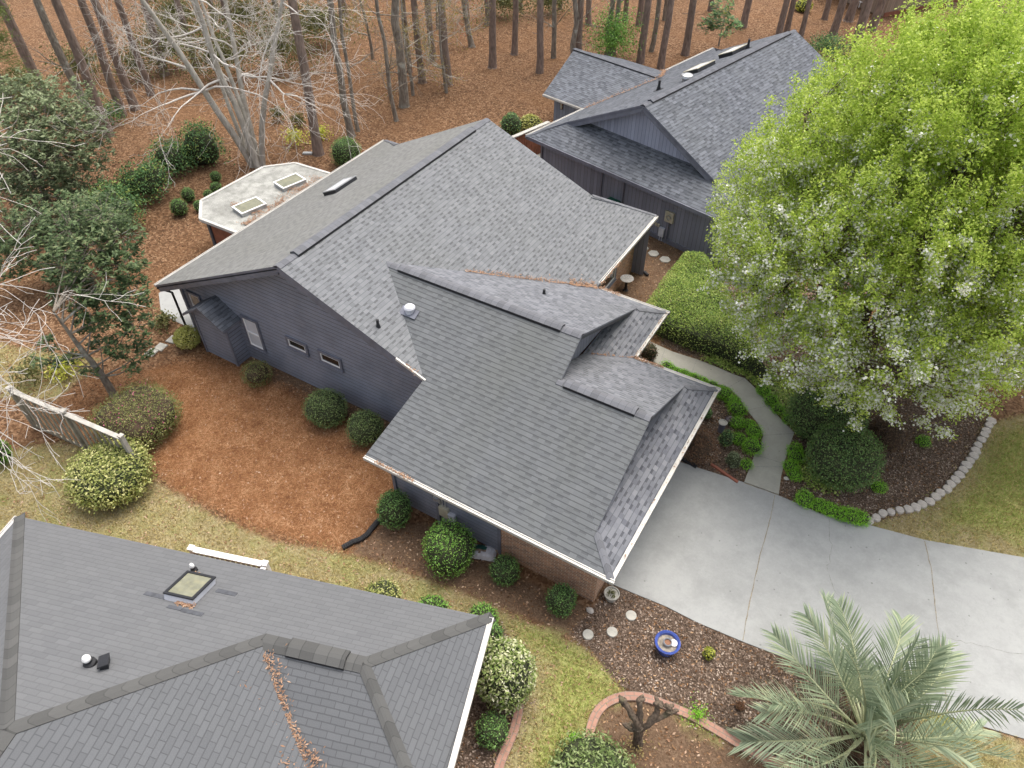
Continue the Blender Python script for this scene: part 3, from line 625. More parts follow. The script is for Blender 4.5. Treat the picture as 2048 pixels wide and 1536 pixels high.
def pipe_vent(parent, p, n, h=0.35, r=0.045, mat='black', flash='black_metal', name='vent_pipe'):
    p = np.array(p, float); n = unit(n); u = unit(np.cross((0, 1, 0), n)); m = MB(); m.tube([p - V3(0, 0, 0.1), p + V3(0, 0, h)], r, mat, 10); m.tube([p - V3(0, 0, .1), p + V3(0, 0, h * .45)], [r * 2.2, r * 1.1], flash, 10)
    m.box(p + n * 0.012, (0.34, 0.34, 0.014), flash, (u, np.cross(n, u), n)); return m.build(name, parent)
def skylight(parent, c, u, v, n, w, l, frame='black_metal', pane='sky_pane', h=0.12, rim='grey_metal', name='skylight'):
    c = np.array(c, float); ax = (unit(u), unit(v), unit(n)); m = MB(); t = 0.07
    m.box(c + ax[2] * (h / 2 - 0.03), (w, l, h + 0.06), frame, ax)
    o = m.build(name, parent); m = MB()
    for s in (-1, 1):
        m.box(c + ax[2] * (h + 0.02) + ax[0] * s * (w / 2 - t / 2 + 0.015), (t, l + 0.03, 0.03), rim, ax); m.box(c + ax[2] * (h + 0.02) + ax[1] * s * (l / 2 - t / 2 + 0.015), (w + 0.03 - 2 * t, t, 0.03), rim, ax)
    m.build('frame', o)
    MB().box(c + ax[2] * (h + 0.012), (w - 2 * t + 0.02, l - 2 * t + 0.02, 0.022), pane, ax).build('pane', o); return o

# ===== the grey house in the middle =====
XR, ZR, Y0, Y1 = -14.978, 5.648, 11.592, 23.269
SF, XF = 0.422, -8.02; zF = lambda x: ZR - SF * (x - XR)
SB, XB = 0.4785, -21.918; zB = lambda x: ZR - SB * (XR - x)
YL, SW = 9.10, 0.455; zW = lambda y: 2.5 + SW * (y - YL)
YW = 14.281; ZWR = zW(YW); YWE = 19.37; SWR = (ZWR - 2.5) / (YWE - YW); zWr = lambda y: ZWR - SWR * (y - YW)
YG = 12.911; ZGR = zW(YG); YGE = 16.64; SGR = (ZGR - 2.5) / (YGE - YG); zGr = lambda y: ZGR - SGR * (y - YG)
XW1, XWF, XGE, XG1 = -6.198, -5.40, -3.441, -2.65
nF, nB, nW = (SF, 0, 1), (-SB, 0, 1), (0, -SW, 1); nWr, nGr = (0, SWR, 1), (0, SGR, 1)
pF, pB, pW = (XR, 0, ZR), (XR, 0, ZR), (0, YL, 2.5); pWr, pGr = (0, YW, ZWR), (0, YG, ZGR)
YE = 25.0
house = thing('house', 'large grey shingled house with blue grey siding at the centre, garage wing towards the driveway', 'house', (-12, 16, 0))
ho = house.location
W0 = V3(XR + (ZR - ZWR) / SF, YW, ZWR); W1 = V3(XW1, YW, ZWR)
m1a = on_plane(848, 758, pF, nF); m1b = on_plane(848, 758, pW, nW); M1 = (m1a + m1b) / 2
E0 = at(730.6, 910, 2.5); E1 = V3(XG1, YL, 2.5)
G1 = V3(XGE, YG, ZGR); G0 = on_plane(1121, 763, pW, nW); G0[1] = YG; G0[2] = ZGR
VR = on_plane(1193, 575, pF, nF)           # valley of main and wing at the eave
hipd = XGE - XG1                               # negative: distance of rake from the front eave
A1 = V3(XGE, YL - hipd, zW(YL - hipd)); R2p = V3(XGE, YGE + hipd, zGr(YGE + hipd))
R1p = V3(XW1, YWE - (XWF - XW1), zWr(YWE - (XWF - XW1)))
HFp = on_plane(1180, 393, pF, nF); HFp[1] = Y1; HFp[2] = zF(HFp[0]); CF = on_plane(1312, 431, pF, nF)
Hb = V3(XB + (XF - HFp[0]), Y1, 0); Hb[2] = zB(Hb[0]); CB = V3(XB, YE, zB(XB))
GW, WWx = XGE - 0.42, XW1 - 0.42                # gable wall planes of garage and wing
def loc(mb, name, parent=None, smooth=False):
    for i, p in enumerate(mb.v): mb.v[i] = (p[0] - ho[0], p[1] - ho[1], p[2] - ho[2])
    return mb.build(name, parent or house, smooth)
HP = {'base': (0, 0, 0)}
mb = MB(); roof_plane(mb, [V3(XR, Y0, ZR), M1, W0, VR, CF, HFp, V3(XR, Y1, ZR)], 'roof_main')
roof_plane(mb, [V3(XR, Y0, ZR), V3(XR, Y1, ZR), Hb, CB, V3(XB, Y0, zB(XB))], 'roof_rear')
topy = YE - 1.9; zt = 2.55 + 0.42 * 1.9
roof_plane(mb, [CF, CB, V3(Hb[0] - 0.1, Y1 - .15, Hb[2] + .0), V3(HFp[0] + .1, Y1 - .15, HFp[2] - .0)], 'roof_lit')
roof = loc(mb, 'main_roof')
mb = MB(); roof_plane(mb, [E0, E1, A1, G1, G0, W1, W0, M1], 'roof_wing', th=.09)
roof_plane(mb, [W0, W1, R1p, V3(XWF, YWE, 2.5), VR], 'roof_lit', th=.07)
wall_z = 2.5 + 0.46 * (XG1 - GW); wall_zw = 2.5 + 0.46 * (XWF - WWx)
yv = YGE - (wall_zw - 2.5) / SGR
roof_plane(mb, [G0, G1, R2p, V3(XG1, YGE, 2.5), V3(XWF, YGE, 2.5), V3(WWx, yv, wall_zw), V3(WWx, YG + .05, zGr(YG + .05))], 'roof_lit', th=.07)
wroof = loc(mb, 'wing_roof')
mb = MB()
roof_plane(mb, [V3(XG1, YL, 2.5), V3(XG1, YGE, 2.5), V3(GW, YGE - (XG1 - GW), wall_z), V3(GW, YL + (XG1 - GW), wall_z)], 'roof_pent_shaded'); loc(mb, 'pent_roof'); mb = MB()
roof_plane(mb, [V3(XWF, YGE, 2.5), V3(XWF, YWE, 2.5), V3(WWx, YWE - (XWF - WWx), wall_zw), V3(WWx, yv, wall_zw)], 'roof_pent_shaded')
proof = loc(mb, 'pent_roof')
# caps: flat on hips, raised vents on ridges
dF, dB = V3(1, 0, -SF), V3(-1, 0, -SB); dWl, dWr = V3(0, -1, -SW), V3(0, 1, -SWR); dGr = V3(0, 1, -SGR); dX = V3(1, 0, -.46)
caps([(V3(XR, Y0, ZR), V3(XR, Y1, ZR), 0.16, 'cap', dF, dB), (W0, W1, 0.15, 'cap', dWl, dWr), (G0 - V3(.1, 0, 0), G1, 0.15, 'cap', dWl, dGr), (A1, E1, 0.15, 'cap', dWl, dX), (R2p, V3(XG1, YGE, 2.5), 0.15, 'cap', dGr, dX),
      (R1p, V3(XWF, YWE, 2.5), 0.15, 'cap', dWr, dX), (HFp, CF, 0.15, 'cap', dF, V3(0, 1, -.42)), (Hb, CB, 0.15, 'cap', dB, V3(0, 1, -.42))], 'ridge_cap', wroof, loc)
vb = MB(); cap_strip(vb, V3(XR, Y0 + 0.75, ZR + .03), V3(XR, Y1 - 1.1, ZR + .03), 0.19, 'cap', dF, dB, lift=0.06, drop=1)
loc(vb, 'ridge_vent', roof)
for a, b, d2 in ((W0 + V3(.55, 0, .03), W1 - V3(.62, 0, -.03), dWr), (G0 + V3(.15, 0, .03), G1 - V3(.42, 0, -.03), dGr)):
    vb = MB(); cap_strip(vb, a, b, 0.18, 'cap', dWl, d2, lift=0.06, drop=1); loc(vb, 'ridge_vent', wroof)
# gutters (built in house space)
def shift(o):
    for v in o.data.vertices: v.co -= Vector(ho)
    for c in o.children: shift(c)
    return o
shift(gutter(house, E0, E1 + V3(0.13, 0, 0), (0, -1, 0))); shift(gutter(house, E1, V3(XG1, YGE, 2.5), (1, 0, 0)))
shift(gutter(house, V3(XWF + .14, YGE, 2.5), V3(XG1 + .13, YGE, 2.5), (0, 1, 0))); shift(gutter(house, V3(XWF, YGE + .14, 2.5), V3(XWF, YWE, 2.5), (1, 0, 0)))
shift(gutter(house, V3(XF + .14, YWE, 2.52), V3(XWF + .13, YWE, 2.5), (0, 1, 0))); shift(gutter(house, V3(XF, YWE + .1, zF(XF)), CF, (1, 0, 0)))
shift(gutter(house, V3(XB, Y0, zB(XB)), CB, (-1, 0, 0)))
mb = MB(); mb.bar(M1 + V3(.05, -.02, -.03), M1 + V3(-.95, -.02, .37), .05, .09, 'white'); loc(mb, 'flashing', roof)
# main gable wall and the bump out
YWALL = 12.13; XWL = on_y(410, 690, YWALL)[0]; XWR_ = -9.55
yo = YWALL
mb = MB(); z_at = lambda x: min(zB(x), zF(x)) - 0.16
lap_wall(mb, (0, yo, 0), (1, 0, 0), (0, -1, 0), [(XWL, 0.05), (XWR_, 0.05), (XWR_, z_at(XWR_)), (XR, ZR - .16), (XWL, z_at(XWL))])
mb.bar((XWL - .02, yo - .03, 0), (XWL - .02, yo - .03, z_at(XWL)), .12, .12, 'trim', up=(0, 1, 0))
gable = loc(mb, 'gable_wall')
mb = MB()   # fascia boards under the rake
for a, b in ((V3(XR, Y0 + .02, ZR - .20), V3(XB + .1, Y0 + .02, zB(XB + .1) - .20)), (V3(XR, Y0 + .02, ZR - .20), V3(M1[0], Y0 + .02, zF(M1[0]) - .20))): mb.bar(a, b, .04, .2, 'trim', up=(0, 0, 1))
loc(mb, 'fascia')
mb = MB()   # other walls
fl = lambda o, e, n, p, mt: flat_wall(mb, o, e, n, p, mt)
fl((XWL, YWALL, 0), (0, 1, 0), (-1, 0, 0), [(0, 0), (12.2, 0), (12.2, 2.6), (0, 2.6)], 'siding_v')
fl((XWL, 24.3, 0), (1, 0, 0), (0, 1, 0), [(0, 0), (13.2, 0), (13.2, 2.7), (0, 2.7)], 'siding_v')
fl((XWL, Y1 - .3, 2.5), (1, 0, 0), (0, 1, 0), [(1, 0), (12, 0), (XR - XWL, 3.0)], 'siding_v')
loc(mb, 'rear_wall')
mb = MB(); XM = XF - .55
mb.box(((XM - .1), (YWE - .6 + 24.3) / 2, 1.28), (.2, 24.3 - YWE + .6, 2.56), 'brick', uvs=True); loc(mb, 'front_wall')
for (a, b) in (((1232, 560), (1248, 540)),):
    ow = window(house, (XM, 0, 0), (0, 1, 0), (1, 0, 0), 20.55, 22.3, 0.95, 2.05, 'glass', 0); shift(ow)
# garage side wall: lap siding then brick
yg_ = 9.67; xs_br = on_y(1003, 1080, yg_)[0]; xs_l = on_y(795, 985, yg_)[0]; xb_r = -3.15
mb = MB(); lap_wall(mb, (0, yg_, 0), (1, 0, 0), (0, -1, 0), [(xs_l, .08), (xs_br, .08), (xs_br, 2.52), (xs_l, 2.52)])
mb.bar((xs_l, yg_ - .02, 0), (xs_l, yg_ - .02, 2.5), .1, .1, 'trim', up=(0, 1, 0)); mb.bar((xs_br - .05, yg_ - .02, 0), (xs_br - .05, yg_ - .02, 2.5), .1, .07, 'trim', up=(0, 1, 0))
fl = lambda o, e, n, p, mt: flat_wall(mb, o, e, n, p, mt)
flat_wall(mb, (xs_l, yg_, 0), (0, 1, 0), (-1, 0, 0), [(0, 0), (2.5, 0), (2.5, 3.4), (0, 2.5)], 'siding_v')
loc(mb, 'garage_side_wall')
mb = MB(); mb.box(((xs_br + xb_r) / 2, yg_ + .08, 1.26), (xb_r - xs_br, .2, 2.52), 'brick', uvs=True)
mb.box((xb_r - .1, yg_ + .5, 1.26), (.2, .64, 2.52), 'brick', uvs=True); mb.box((xb_r - .1, 15.9, 1.26), (.2, .7, 2.52), 'brick', uvs=True); mb.box((xb_r - .1, (yg_ + .82 + 15.55) / 2, 2.34), (.2, 15.55 - yg_ - .82, .36), 'brick', uvs=True)
mb.box(((xb_r + XWF - .5) / 2 - .1, 16.15, 1.26), (abs(XWF - .5 - xb_r) - .2, .2, 2.52), 'brick', uvs=True); mb.box((XWF - .65, 17.7, 1.26), (.2, 3.0, 2.52), 'brick', uvs=True); mb.box((-7.2, YWE - .6, 1.26), (2.6, .2, 2.52), 'brick', uvs=True)
loc(mb, 'brick_wall')
mb = MB(); mb.box((xb_r - .16, (yg_ + .82 + 15.55) / 2, 1.08), (.06, 15.55 - yg_ - .82, 2.16), 'white_clean')
for k in range(1, 4): mb.box((xb_r - .125, (yg_ + .82 + 15.55) / 2, .54 * k), (.012, 15.55 - yg_ - .86, .02), 'lightgrey')
loc(mb, 'garage_door')
# gable walls above pent roofs
mb = MB(); flat_wall(mb, (GW, 0, 0), (0, 1, 0), (1, 0, 0), [(YL + .9, wall_z - .2), (YGE - .9, wall_z - .2), (YG, ZGR - .13)], 'siding_v')
flat_wall(mb, (WWx, 0, 0), (0, 1, 0), (1, 0, 0), [(YL + 3.2, zW(YL + 3.2) - .5), (YWE - 1.1, wall_zw - .1), (YW, ZWR - .13)], 'siding_v'); loc(mb, 'gable_end')
for a, b in ((W1, R1p), (W1, G0 + V3(XW1 - G0[0], .1, .05)), (G1, R2p), (G1, A1)):
    mb = MB(); mb.bar(a + V3(-.04, 0, -.13), b + V3(-.04, 0, -.13), .04, .11, 'soffit'); loc(mb, 'rake_board')
# bump out closet with its own little roof
bx0, bx1, yb = -20.11, -18.53, 11.53
mb = MB(); zb = 2.0
lap_wall(mb, (0, yb, 0), (1, 0, 0), (0, -1, 0), [(bx0, .03), (bx1, .03), (bx1, zb), ((bx0 + bx1) / 2, zb + .45), (bx0, zb)])
lap_wall(mb, (bx1, 0, 0), (0, 1, 0), (1, 0, 0), [(yb, .03), (YWALL, .03), (YWALL, zb), (yb, zb)]); lap_wall(mb, (bx0, 0, 0), (0, 1, 0), (-1, 0, 0), [(yb, .03), (YWALL, .03), (YWALL, zb), (yb, zb)])
for xx in (bx0, bx1): mb.bar((xx, yb - .02, 0), (xx, yb - .02, zb), .09, .06, 'trim', up=(0, 1, 0))
bump_ = loc(mb, 'bump_out'); mb = MB(); xc = (bx0 + bx1) / 2; o_ = .22
for sx in (-1, 1):
    xe = xc + sx * ((bx1 - bx0) / 2 + o_); ze = zb + .02 - .12; roof_plane(mb, [V3(xc, yb - .28, zb + .56), V3(xe, yb - .28, ze), V3(xe, YWALL, ze), V3(xc, YWALL, zb + .56)], 'roof_right', th=.09)
loc(mb, 'bump_out_roof', bump_)
# windows on the gable wall
def wpx(a, b, **kw):
    p0 = on_y(*a, YWALL); p1 = on_y(*b, YWALL); s0, s1 = sorted((p0[0], p1[0])); z0, z1 = sorted((p0[2], p1[2])); return shift(window(house, (0, YWALL, 0), (1, 0, 0), (0, -1, 0), s0, s1, z0, z1, **kw))
def wpx4(tl, tr, br, **kw):
    a, b, c = on_y(*tl, YWALL), on_y(*tr, YWALL), on_y(*br, YWALL); s0, s1 = a[0], (b[0] + c[0]) / 2; z1 = (a[2] + b[2]) / 2; z0 = c[2]; return shift(window(house, (0, YWALL, 0), (1, 0, 0), (0, -1, 0), s0, s1, z0, z1, **kw))
wpx4((487, 633), (514, 645), (530, 698), pane='blind'); wpx4((378, 583), (399, 594), (416, 640), pane='tan_glass')
wpx4((577, 674), (612, 691), (615, 704), pane='glass', bars=0); wpx4((642, 703), (681, 720), (683, 735), pane='glass', bars=0)
# roof fittings
def on_roof(x, y, p, n): return on_plane(x, y, p, n) - V3(*ho)
pipe_vent(wroof, on_roof(757, 655, pF, nF), nF, .3); pipe_vent(wroof, on_roof(1088, 590, pWr, nWr), nWr, .22)
q_ = on_roof(820, 622, pW, nW); mb = MB(); mb.lathe([(.15, -.1), (.13, .08), (.17, .09), (.175, .14), (.14, .19), (.07, .22), (0, .225)], 'lightgrey', 20, q_); mb.box(q_ + V3(0, -.05, -.01), (.6, .3, .012), 'trim', (V3(1, 0, 0), unit((0, 1, SW)), unit(nW))); mb.build('roof_vent', wroof)
s_c = on_roof(682, 375, pB, nB); skylight(roof, s_c, (0, 1, 0), (1, 0, SB), nB, 1.25, .75, pane='blind')
# meters, conduit and downspouts on the garage side
mb = MB(); d_ = lambda x, y: on_y(x, y, yg_ - .06)
p = d_(873, 991); mb.tube([p + V3(0, -.06, 0), p + V3(0, .06, 0)], .11, 'grey_metal', 14); mb.box(p + V3(0, .03, -.1), (.26, .1, .42), 'grey_metal'); mb.box(p + V3(0, .0, -.95), (.09, .07, 1.3), 'trim'); loc(mb, 'electric_meter')
mb = MB(); p = d_(889, 1023); mb.box(p, (.32, .12, .42), 'beige'); mb.tube([p + V3(-.05, 0, .2), p + V3(-.05, 0, .95)], .014, 'white'); mb.tube([p + V3(.05, 0, .2), p + V3(.05, 0, .95)], .014, 'white'); loc(mb, 'breaker_box')
mb = MB(); p = d_(905, 1035); mb.box(p, (.2, .12, .28), 'lightgrey'); mb.box(p + V3(0, 0, .15), (.23, .16, .03), 'lightgrey'); loc(mb, 'cable_box')
for x_, y_, X_, Y_ in ((0, 0, XB + .35, YWALL - .25), (0, 0, XF - .45, 24.6)):
    mb = MB(); mb.tube([(X_ - (.3 if X_ < -20 else -.4), Y_ - .3 if X_ < -20 else Y_, 2.25), (X_, Y_, 1.95), (X_, Y_, .12)], .045, 'black_metal', 8); loc(mb, 'downspout')
# flat roofed sunroom at the back
sun_out = [at(a, b, 2.12) for a, b in ((478.5, 466), (400, 436), (402, 400), (526, 333), (590, 325), (663, 347))]
mb = MB(); poly = [p[:2] for p in sun_out] + [(XB + .7, sun_out[-1][1] - .3), (XB + .7, sun_out[0][1] + .1)]
mb.prism(poly, 1.92, 2.09, 'membrane', 'trim')
for a, b in zip(sun_out[:-1], sun_out[1:]): mb.bar(V3(a[0], a[1], 2.06), V3(b[0], b[1], 2.06), .12, .12, 'white')
froof = loc(mb, 'flat_roof')
cx_ = np.mean([p[:2] for p in sun_out], 0); inn = [cx_ + (np.array(p[:2]) - cx_) * .9 for p in sun_out]
mb = MB(); pts_ = inn + [np.array((XB + .55, inn[-1][1])), np.array((XB + .55, inn[0][1]))]
mb.prism(pts_, 0, 1.92, 'redwood')
for p in inn: mb.box((p[0], p[1], .95), (.14, .14, 1.9), 'soffit')
loc(mb, 'sunroom_wall')
for (xa, ya) in ((499, 413), (580, 364)):
    c = at(xa, ya, 2.2) - V3(*ho); c[2] = 2.10; skylight(froof, c, unit((.25, 1, 0)), unit((-1, .25, 0)), (0, 0, 1), 1.15, .8, frame='grey_metal', rim='white_clean', h=.14)

# ===== the charcoal roofed house beyond it =====
A_ = at(1053.7, 271, 2.5); th = rad(-13.67); ex = V3(math.cos(th), math.sin(th), 0); ey = V3(-math.sin(th), math.cos(th), 0)
rh = thing('house', 'blue grey house with charcoal roof and two skylights, beside the flowering tree', 'house', (A_[0], A_[1], 0), th)
L_ = lambda x, y, z: V3(x, y, z)
SR = 0.50; xr2, zr2 = 5.5, 2.5 + 0.50 * 5.5; yg1, yg2 = 1.25, 14.0; YF = 16.0; XEND = 11.0
zw2 = lambda x: 2.5 + SR * x; ze2 = lambda x: zr2 - SR * (x - xr2)
mb = MB(); dg = yg1
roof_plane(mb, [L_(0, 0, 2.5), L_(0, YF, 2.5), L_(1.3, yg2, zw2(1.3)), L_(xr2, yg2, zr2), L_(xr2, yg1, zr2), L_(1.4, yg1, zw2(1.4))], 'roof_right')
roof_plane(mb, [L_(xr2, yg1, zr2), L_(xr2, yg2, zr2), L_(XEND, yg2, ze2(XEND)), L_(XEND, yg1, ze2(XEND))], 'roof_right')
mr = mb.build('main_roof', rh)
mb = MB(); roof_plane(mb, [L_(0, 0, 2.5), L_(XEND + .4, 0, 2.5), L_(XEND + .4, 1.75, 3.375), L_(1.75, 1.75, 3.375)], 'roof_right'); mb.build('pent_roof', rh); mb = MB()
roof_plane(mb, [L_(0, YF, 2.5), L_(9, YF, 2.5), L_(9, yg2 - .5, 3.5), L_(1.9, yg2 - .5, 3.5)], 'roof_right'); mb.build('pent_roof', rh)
s1, s2 = V3(-1, 0, -SR), V3(1, 0, -SR); caps([(L_(xr2, yg1, zr2), L_(xr2, yg2, zr2), .15, 'cap_right', s1, s2), (L_(1.4, 1.4, 3.2), L_(0, 0, 2.5), .14, 'cap_right', s1, V3(0, -1, -.5))], 'ridge_cap', mr, MB.build)
mb = MB(); cap_strip(mb, L_(xr2, yg1 + .5, zr2 + .03), L_(xr2, yg2 - .6, zr2 + .03), .16, 'cap_right', s1, s2, lift=.05, drop=1); mb.build('ridge_vent', mr)
yr3, zr3, xe3 = 8.4, 3.27, -4.35; zl3 = lambda y: 2.42 + (zr3 - 2.42) * ((y - 4.3) / (yr3 - 4.3) if y < yr3 else (11.05 - y) / (11.05 - yr3))
mb = MB(); xj = (zr3 - 2.5) / SR
roof_plane(mb, [L_(xe3 + .0, yr3, zr3), L_(xj + .1, yr3, zr3 + .01), L_(.1, 4.3, 2.47), L_(-2.87, 4.3, 2.42)], 'roof_right')
roof_plane(mb, [L_(xe3, yr3, zr3), L_(xj + .1, yr3, zr3 + .01), L_(.1, 11.05, 2.47), L_(-2.92, 11.05, 2.42)], 'roof_right')
rw = mb.build('rear_roof', rh); mb = MB(); cap_strip(mb, L_(xe3, yr3, zr3 + .02), L_(xj - .2, yr3, zr3 + .02), .15, 'cap_right', V3(0, -1, -.2), V3(0, 1, -.3), lift=.05, drop=1); mb.build('ridge_vent', rw)
mb = MB()
mb_w = lambda o, e, p, mt: flat_wall(mb, o, e, None, p, mt)
mb_w((0, .52, 0), (1, 0, 0), [(.55, 0), (XEND, 0), (XEND, 2.6), (.55, 2.6)], 'siding_v'); mb_w((.55, .52, 0), (0, 1, 0), [(0, 0), (YF - 1, 0), (YF - 1, 2.55), (0, 2.55)], 'siding_v'); mb_w((XEND, .52, 0), (0, 1, 0), [(0, 0), (13, 0), (13, 2.6), (0, 2.6)], 'brick')
mb_w((.5, yg2 + .3, 0), (1, 0, 0), [(0, 0), (10, 0), (10, 2.5), (0, 2.5)], 'siding_v'); mb.box((5.5, .49, .12), (10.9, .06, .22), 'trim'); mb.box((.55, .5, 1.25), (.1, .1, 2.5), 'trim')
mb_w((-2.5, 4.75, 0), (1, 0, 0), [(0, 0), (3.1, 0), (3.1, 2.4), (0, 2.4)], 'siding_v'); mb_w((-2.5, 4.75, 0), (0, 1, 0), [(0, 0), (5.9, 0), (5.9, 2.4), (3.6, 3.1), (0, 2.4)], 'siding_v')
mb.box((4.3, .48, 1.3), (.06, .06, 2.5), 'trim'); mb.box((5.55, .48, 1.3), (.06, .06, 2.5), 'trim'); mb.build('wall', rh)
mb = MB(); mb_w((0, yg1 + .42, 0), (1, 0, 0), [(1.5, 3.1), (9.5, 3.1), (xr2, zr2 - .14)], 'siding_g'); mb.build('gable_end', rh)
for xe_, ze_ in ((1.2, zw2(1.2)), (XEND, ze2(XEND))): mb = MB(); mb.bar(L_(xr2, yg1 + .02, zr2 - .2), L_(xe_, yg1 + .02, ze_ - .2), .04, .2, 'trim'); mb.build('rake_board', rh)
gutter(rh, L_(0, 0, 2.5), L_(0, 4.25, 2.5), (-1, 0, 0), .1); gutter(rh, L_(0, 11.1, 2.5), L_(0, YF, 2.5), (-1, 0, 0), .1); gutter(rh, L_(-2.87, 4.3, 2.4), L_(-.1, 4.3, 2.44), (0, -1, 0), .09)
mb = MB(); mb.bar(L_(0, -.03, 2.42), L_(XEND + .4, -.03, 2.42), .04, .16, 'trim'); mb.build('fascia', rh)
def rl(x, y, f): q_ = f; return q_
def rh_on(x, y, p, n):  # pixel -> local point on a local plane
    R_ = np.stack([ex, ey, V3(0, 0, 1)]); n2 = np.array(n, float) @ R_; p2 = np.array(p, float) @ R_ + V3(A_[0], A_[1], 0); w = on_plane(x, y, p2, n2); return R_ @ (w - V3(A_[0], A_[1], 0))
nW2, pW2 = (-SR, 0, 1), (0, 0, 2.5)
for (xa, ya) in ((1400, 140), (1468, 106)):
    c = rh_on(xa, ya, pW2, nW2); skylight(mr, c, (0, 1, 0), (1, 0, SR), nW2, 1.5, .8, frame='black_metal', rim='beige', pane='blind', h=.16)
c = rh_on(1373, 160, pW2, nW2); MB().lathe([(.2, -.15), (.2, .12), (.3, .14), (.26, .24), (.1, .3), (0, .31)], 'grey_metal', 18, c).build('roof_vent', mr)
pipe_vent(mr, rh_on(1317, 180, pW2, nW2), nW2, .45, .06); pipe_vent(mr, rh_on(1495, 97, pW2, nW2), nW2, .45, .06)
mb = MB()
wq = lambda x, y: rh_on(x, y, (0, .46, 0), (0, -1, 0))
p = wq(1339, 434); mb.box(p, (.42, .1, .5), 'beige'); mb.tube([p + V3(0, -.1, 0), p], .1, 'grey_metal', 14); mb.box(p + V3(0, 0, -.85), (.07, .06, 1.2), 'trim'); mb.build('electric_meter', rh)
mb = MB(); p = wq(1323, 464); mb.box(p, (.26, .12, .42), 'lightgrey'); mb.tube([p + V3(-.06, 0, -.2), p + V3(-.06, 0, -.6)], .015, 'lightgrey'); mb.tube([p + V3(.06, 0, -.2), p + V3(.06, 0, -.6)], .015, 'lightgrey'); mb.build('cable_box', rh)
mb = MB(); p = wq(1314, 449); mb.box(p + V3(-.05, 0, 0), (.1, .06, .14), 'beige'); mb.box(p + V3(.09, 0, 0), (.1, .06, .14), 'beige'); mb.build('outlet_box', rh)
mb = MB(); p = rh_on(1124, 212, (0, 4.70, 0), (0, -1, 0)); 
for k, r_ in ((0.12, .1), (-.1, .08)): mb.tube([p + V3(0, 0, k) - V3(0, .02, 0), p + V3(0, 0, k) - V3(0, .07, 0)], r_, 'terracotta', 12)
mb.box(p + V3(0, -.05, .02), (.1, .06, .3), 'beige'); mb.build('wall_ornament', rh)

# ===== the hipped roof in the lower left corner =====
a0 = at(37.6, 1033, 2.5); b0 = at(977, 1235, 2.5); th2 = math.atan2(b0[1] - a0[1], b0[0] - a0[0]); e2x = V3(math.cos(th2), math.sin(th2), 0); e2y = V3(-math.sin(th2), math.cos(th2), 0)
lh = thing('house', 'plain grey hipped roof house cropped by the bottom left corner', 'house', (a0[0], a0[1], 0), th2)
S2 = 0.45; LL = float((b0 - a0) @ e2x); ax_, ay_ = 5.15, -5.12; az = 2.5 + S2 * 5.12; ry = -2.04; rz_ = 2.5 + S2 * 2.04; rx0, rx1 = ax_ + (ay_ - ry) * -1, LL - 2.2
nxp = ax_ + (-ay_ + ry) * 1.0
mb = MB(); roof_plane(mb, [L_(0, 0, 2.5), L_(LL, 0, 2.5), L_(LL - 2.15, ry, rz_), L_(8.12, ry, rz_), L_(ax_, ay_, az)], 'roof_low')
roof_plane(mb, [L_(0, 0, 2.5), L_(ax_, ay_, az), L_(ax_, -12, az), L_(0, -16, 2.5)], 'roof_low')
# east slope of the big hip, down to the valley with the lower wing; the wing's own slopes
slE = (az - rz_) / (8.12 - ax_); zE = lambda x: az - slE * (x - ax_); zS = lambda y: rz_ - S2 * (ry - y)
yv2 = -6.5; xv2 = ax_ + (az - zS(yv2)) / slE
roof_plane(mb, [L_(ax_, ay_, az), L_(8.12, ry, rz_), L_(xv2, yv2, zS(yv2)), L_(xv2, -12, zS(yv2)), L_(ax_, -12, az)], 'roof_low_shaded')
roof_plane(mb, [L_(8.12, ry, rz_), L_(LL - 2.15, ry, rz_), L_(LL, -4.4, zS(-4.4)), L_(LL + 0, -6.5, zS(yv2)), L_(xv2, yv2, zS(yv2))], 'roof_low_shaded')
roof_plane(mb, [L_(LL, 0, 2.5), L_(LL, -4.4, zS(-4.4) - .0), L_(LL - 2.15, ry, rz_)], 'roof_low_shaded')
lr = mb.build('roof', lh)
mb = MB(); dN, dS, dE, dW = V3(0, 1, -S2), V3(0, -1, -S2), V3(1, 0, -S2), V3(-1, 0, -S2)
caps([(a, b, .2, 'cap_low', s, t) for a, b, s, t in ((L_(0, 0, 2.5), L_(ax_, ay_, az), dN, dW), (L_(ax_, ay_, az), L_(8.12, ry, rz_), dN, V3(1, 0, -slE)), (L_(8.12, ry, rz_), L_(LL - 2.15, ry, rz_), dN, dS), (L_(LL, 0, 2.5), L_(LL - 2.15, ry, rz_), dN, dE), (L_(LL - 2.15, ry, rz_), L_(LL, -4.4, zS(-4.4)), dE, dS), (L_(ax_, ay_, az), L_(ax_, -12, az), dE, dW))], 'ridge_cap', lr, MB.build, lift=.022)
mb = MB(); cap_strip(mb, L_(8.75, ry, rz_ + .03), L_(10.05, ry, rz_ + .03), .22, 'cap_low', dN, dS, lift=.06, drop=1); mb.build('ridge_vent', lr)
gutter(lh, L_(LL, .02, 2.5), L_(LL, -6.4, 2.5), (1, 0, 0), .12); gutter(lh, L_(0, 0, 2.5), L_(0, -16, 2.5), (-1, 0, 0), .12)
mb = MB()
mb.box((LL / 2, -.55 - 7.5, 1.25), (LL - 1.1, 15, 2.5), 'brick', uvs=True); mb.build('wall', lh)
def lh_on(x, y, p, n):
    R_ = np.stack([e2x, e2y, V3(0, 0, 1)]); n2 = np.array(n, float) @ R_; p2 = np.array(p, float) @ R_ + V3(a0[0], a0[1], 0); w = on_plane(x, y, p2, n2); return R_ @ (w - V3(a0[0], a0[1], 0))
nN, pN = (0, S2, 1), (0, 0, 2.5)
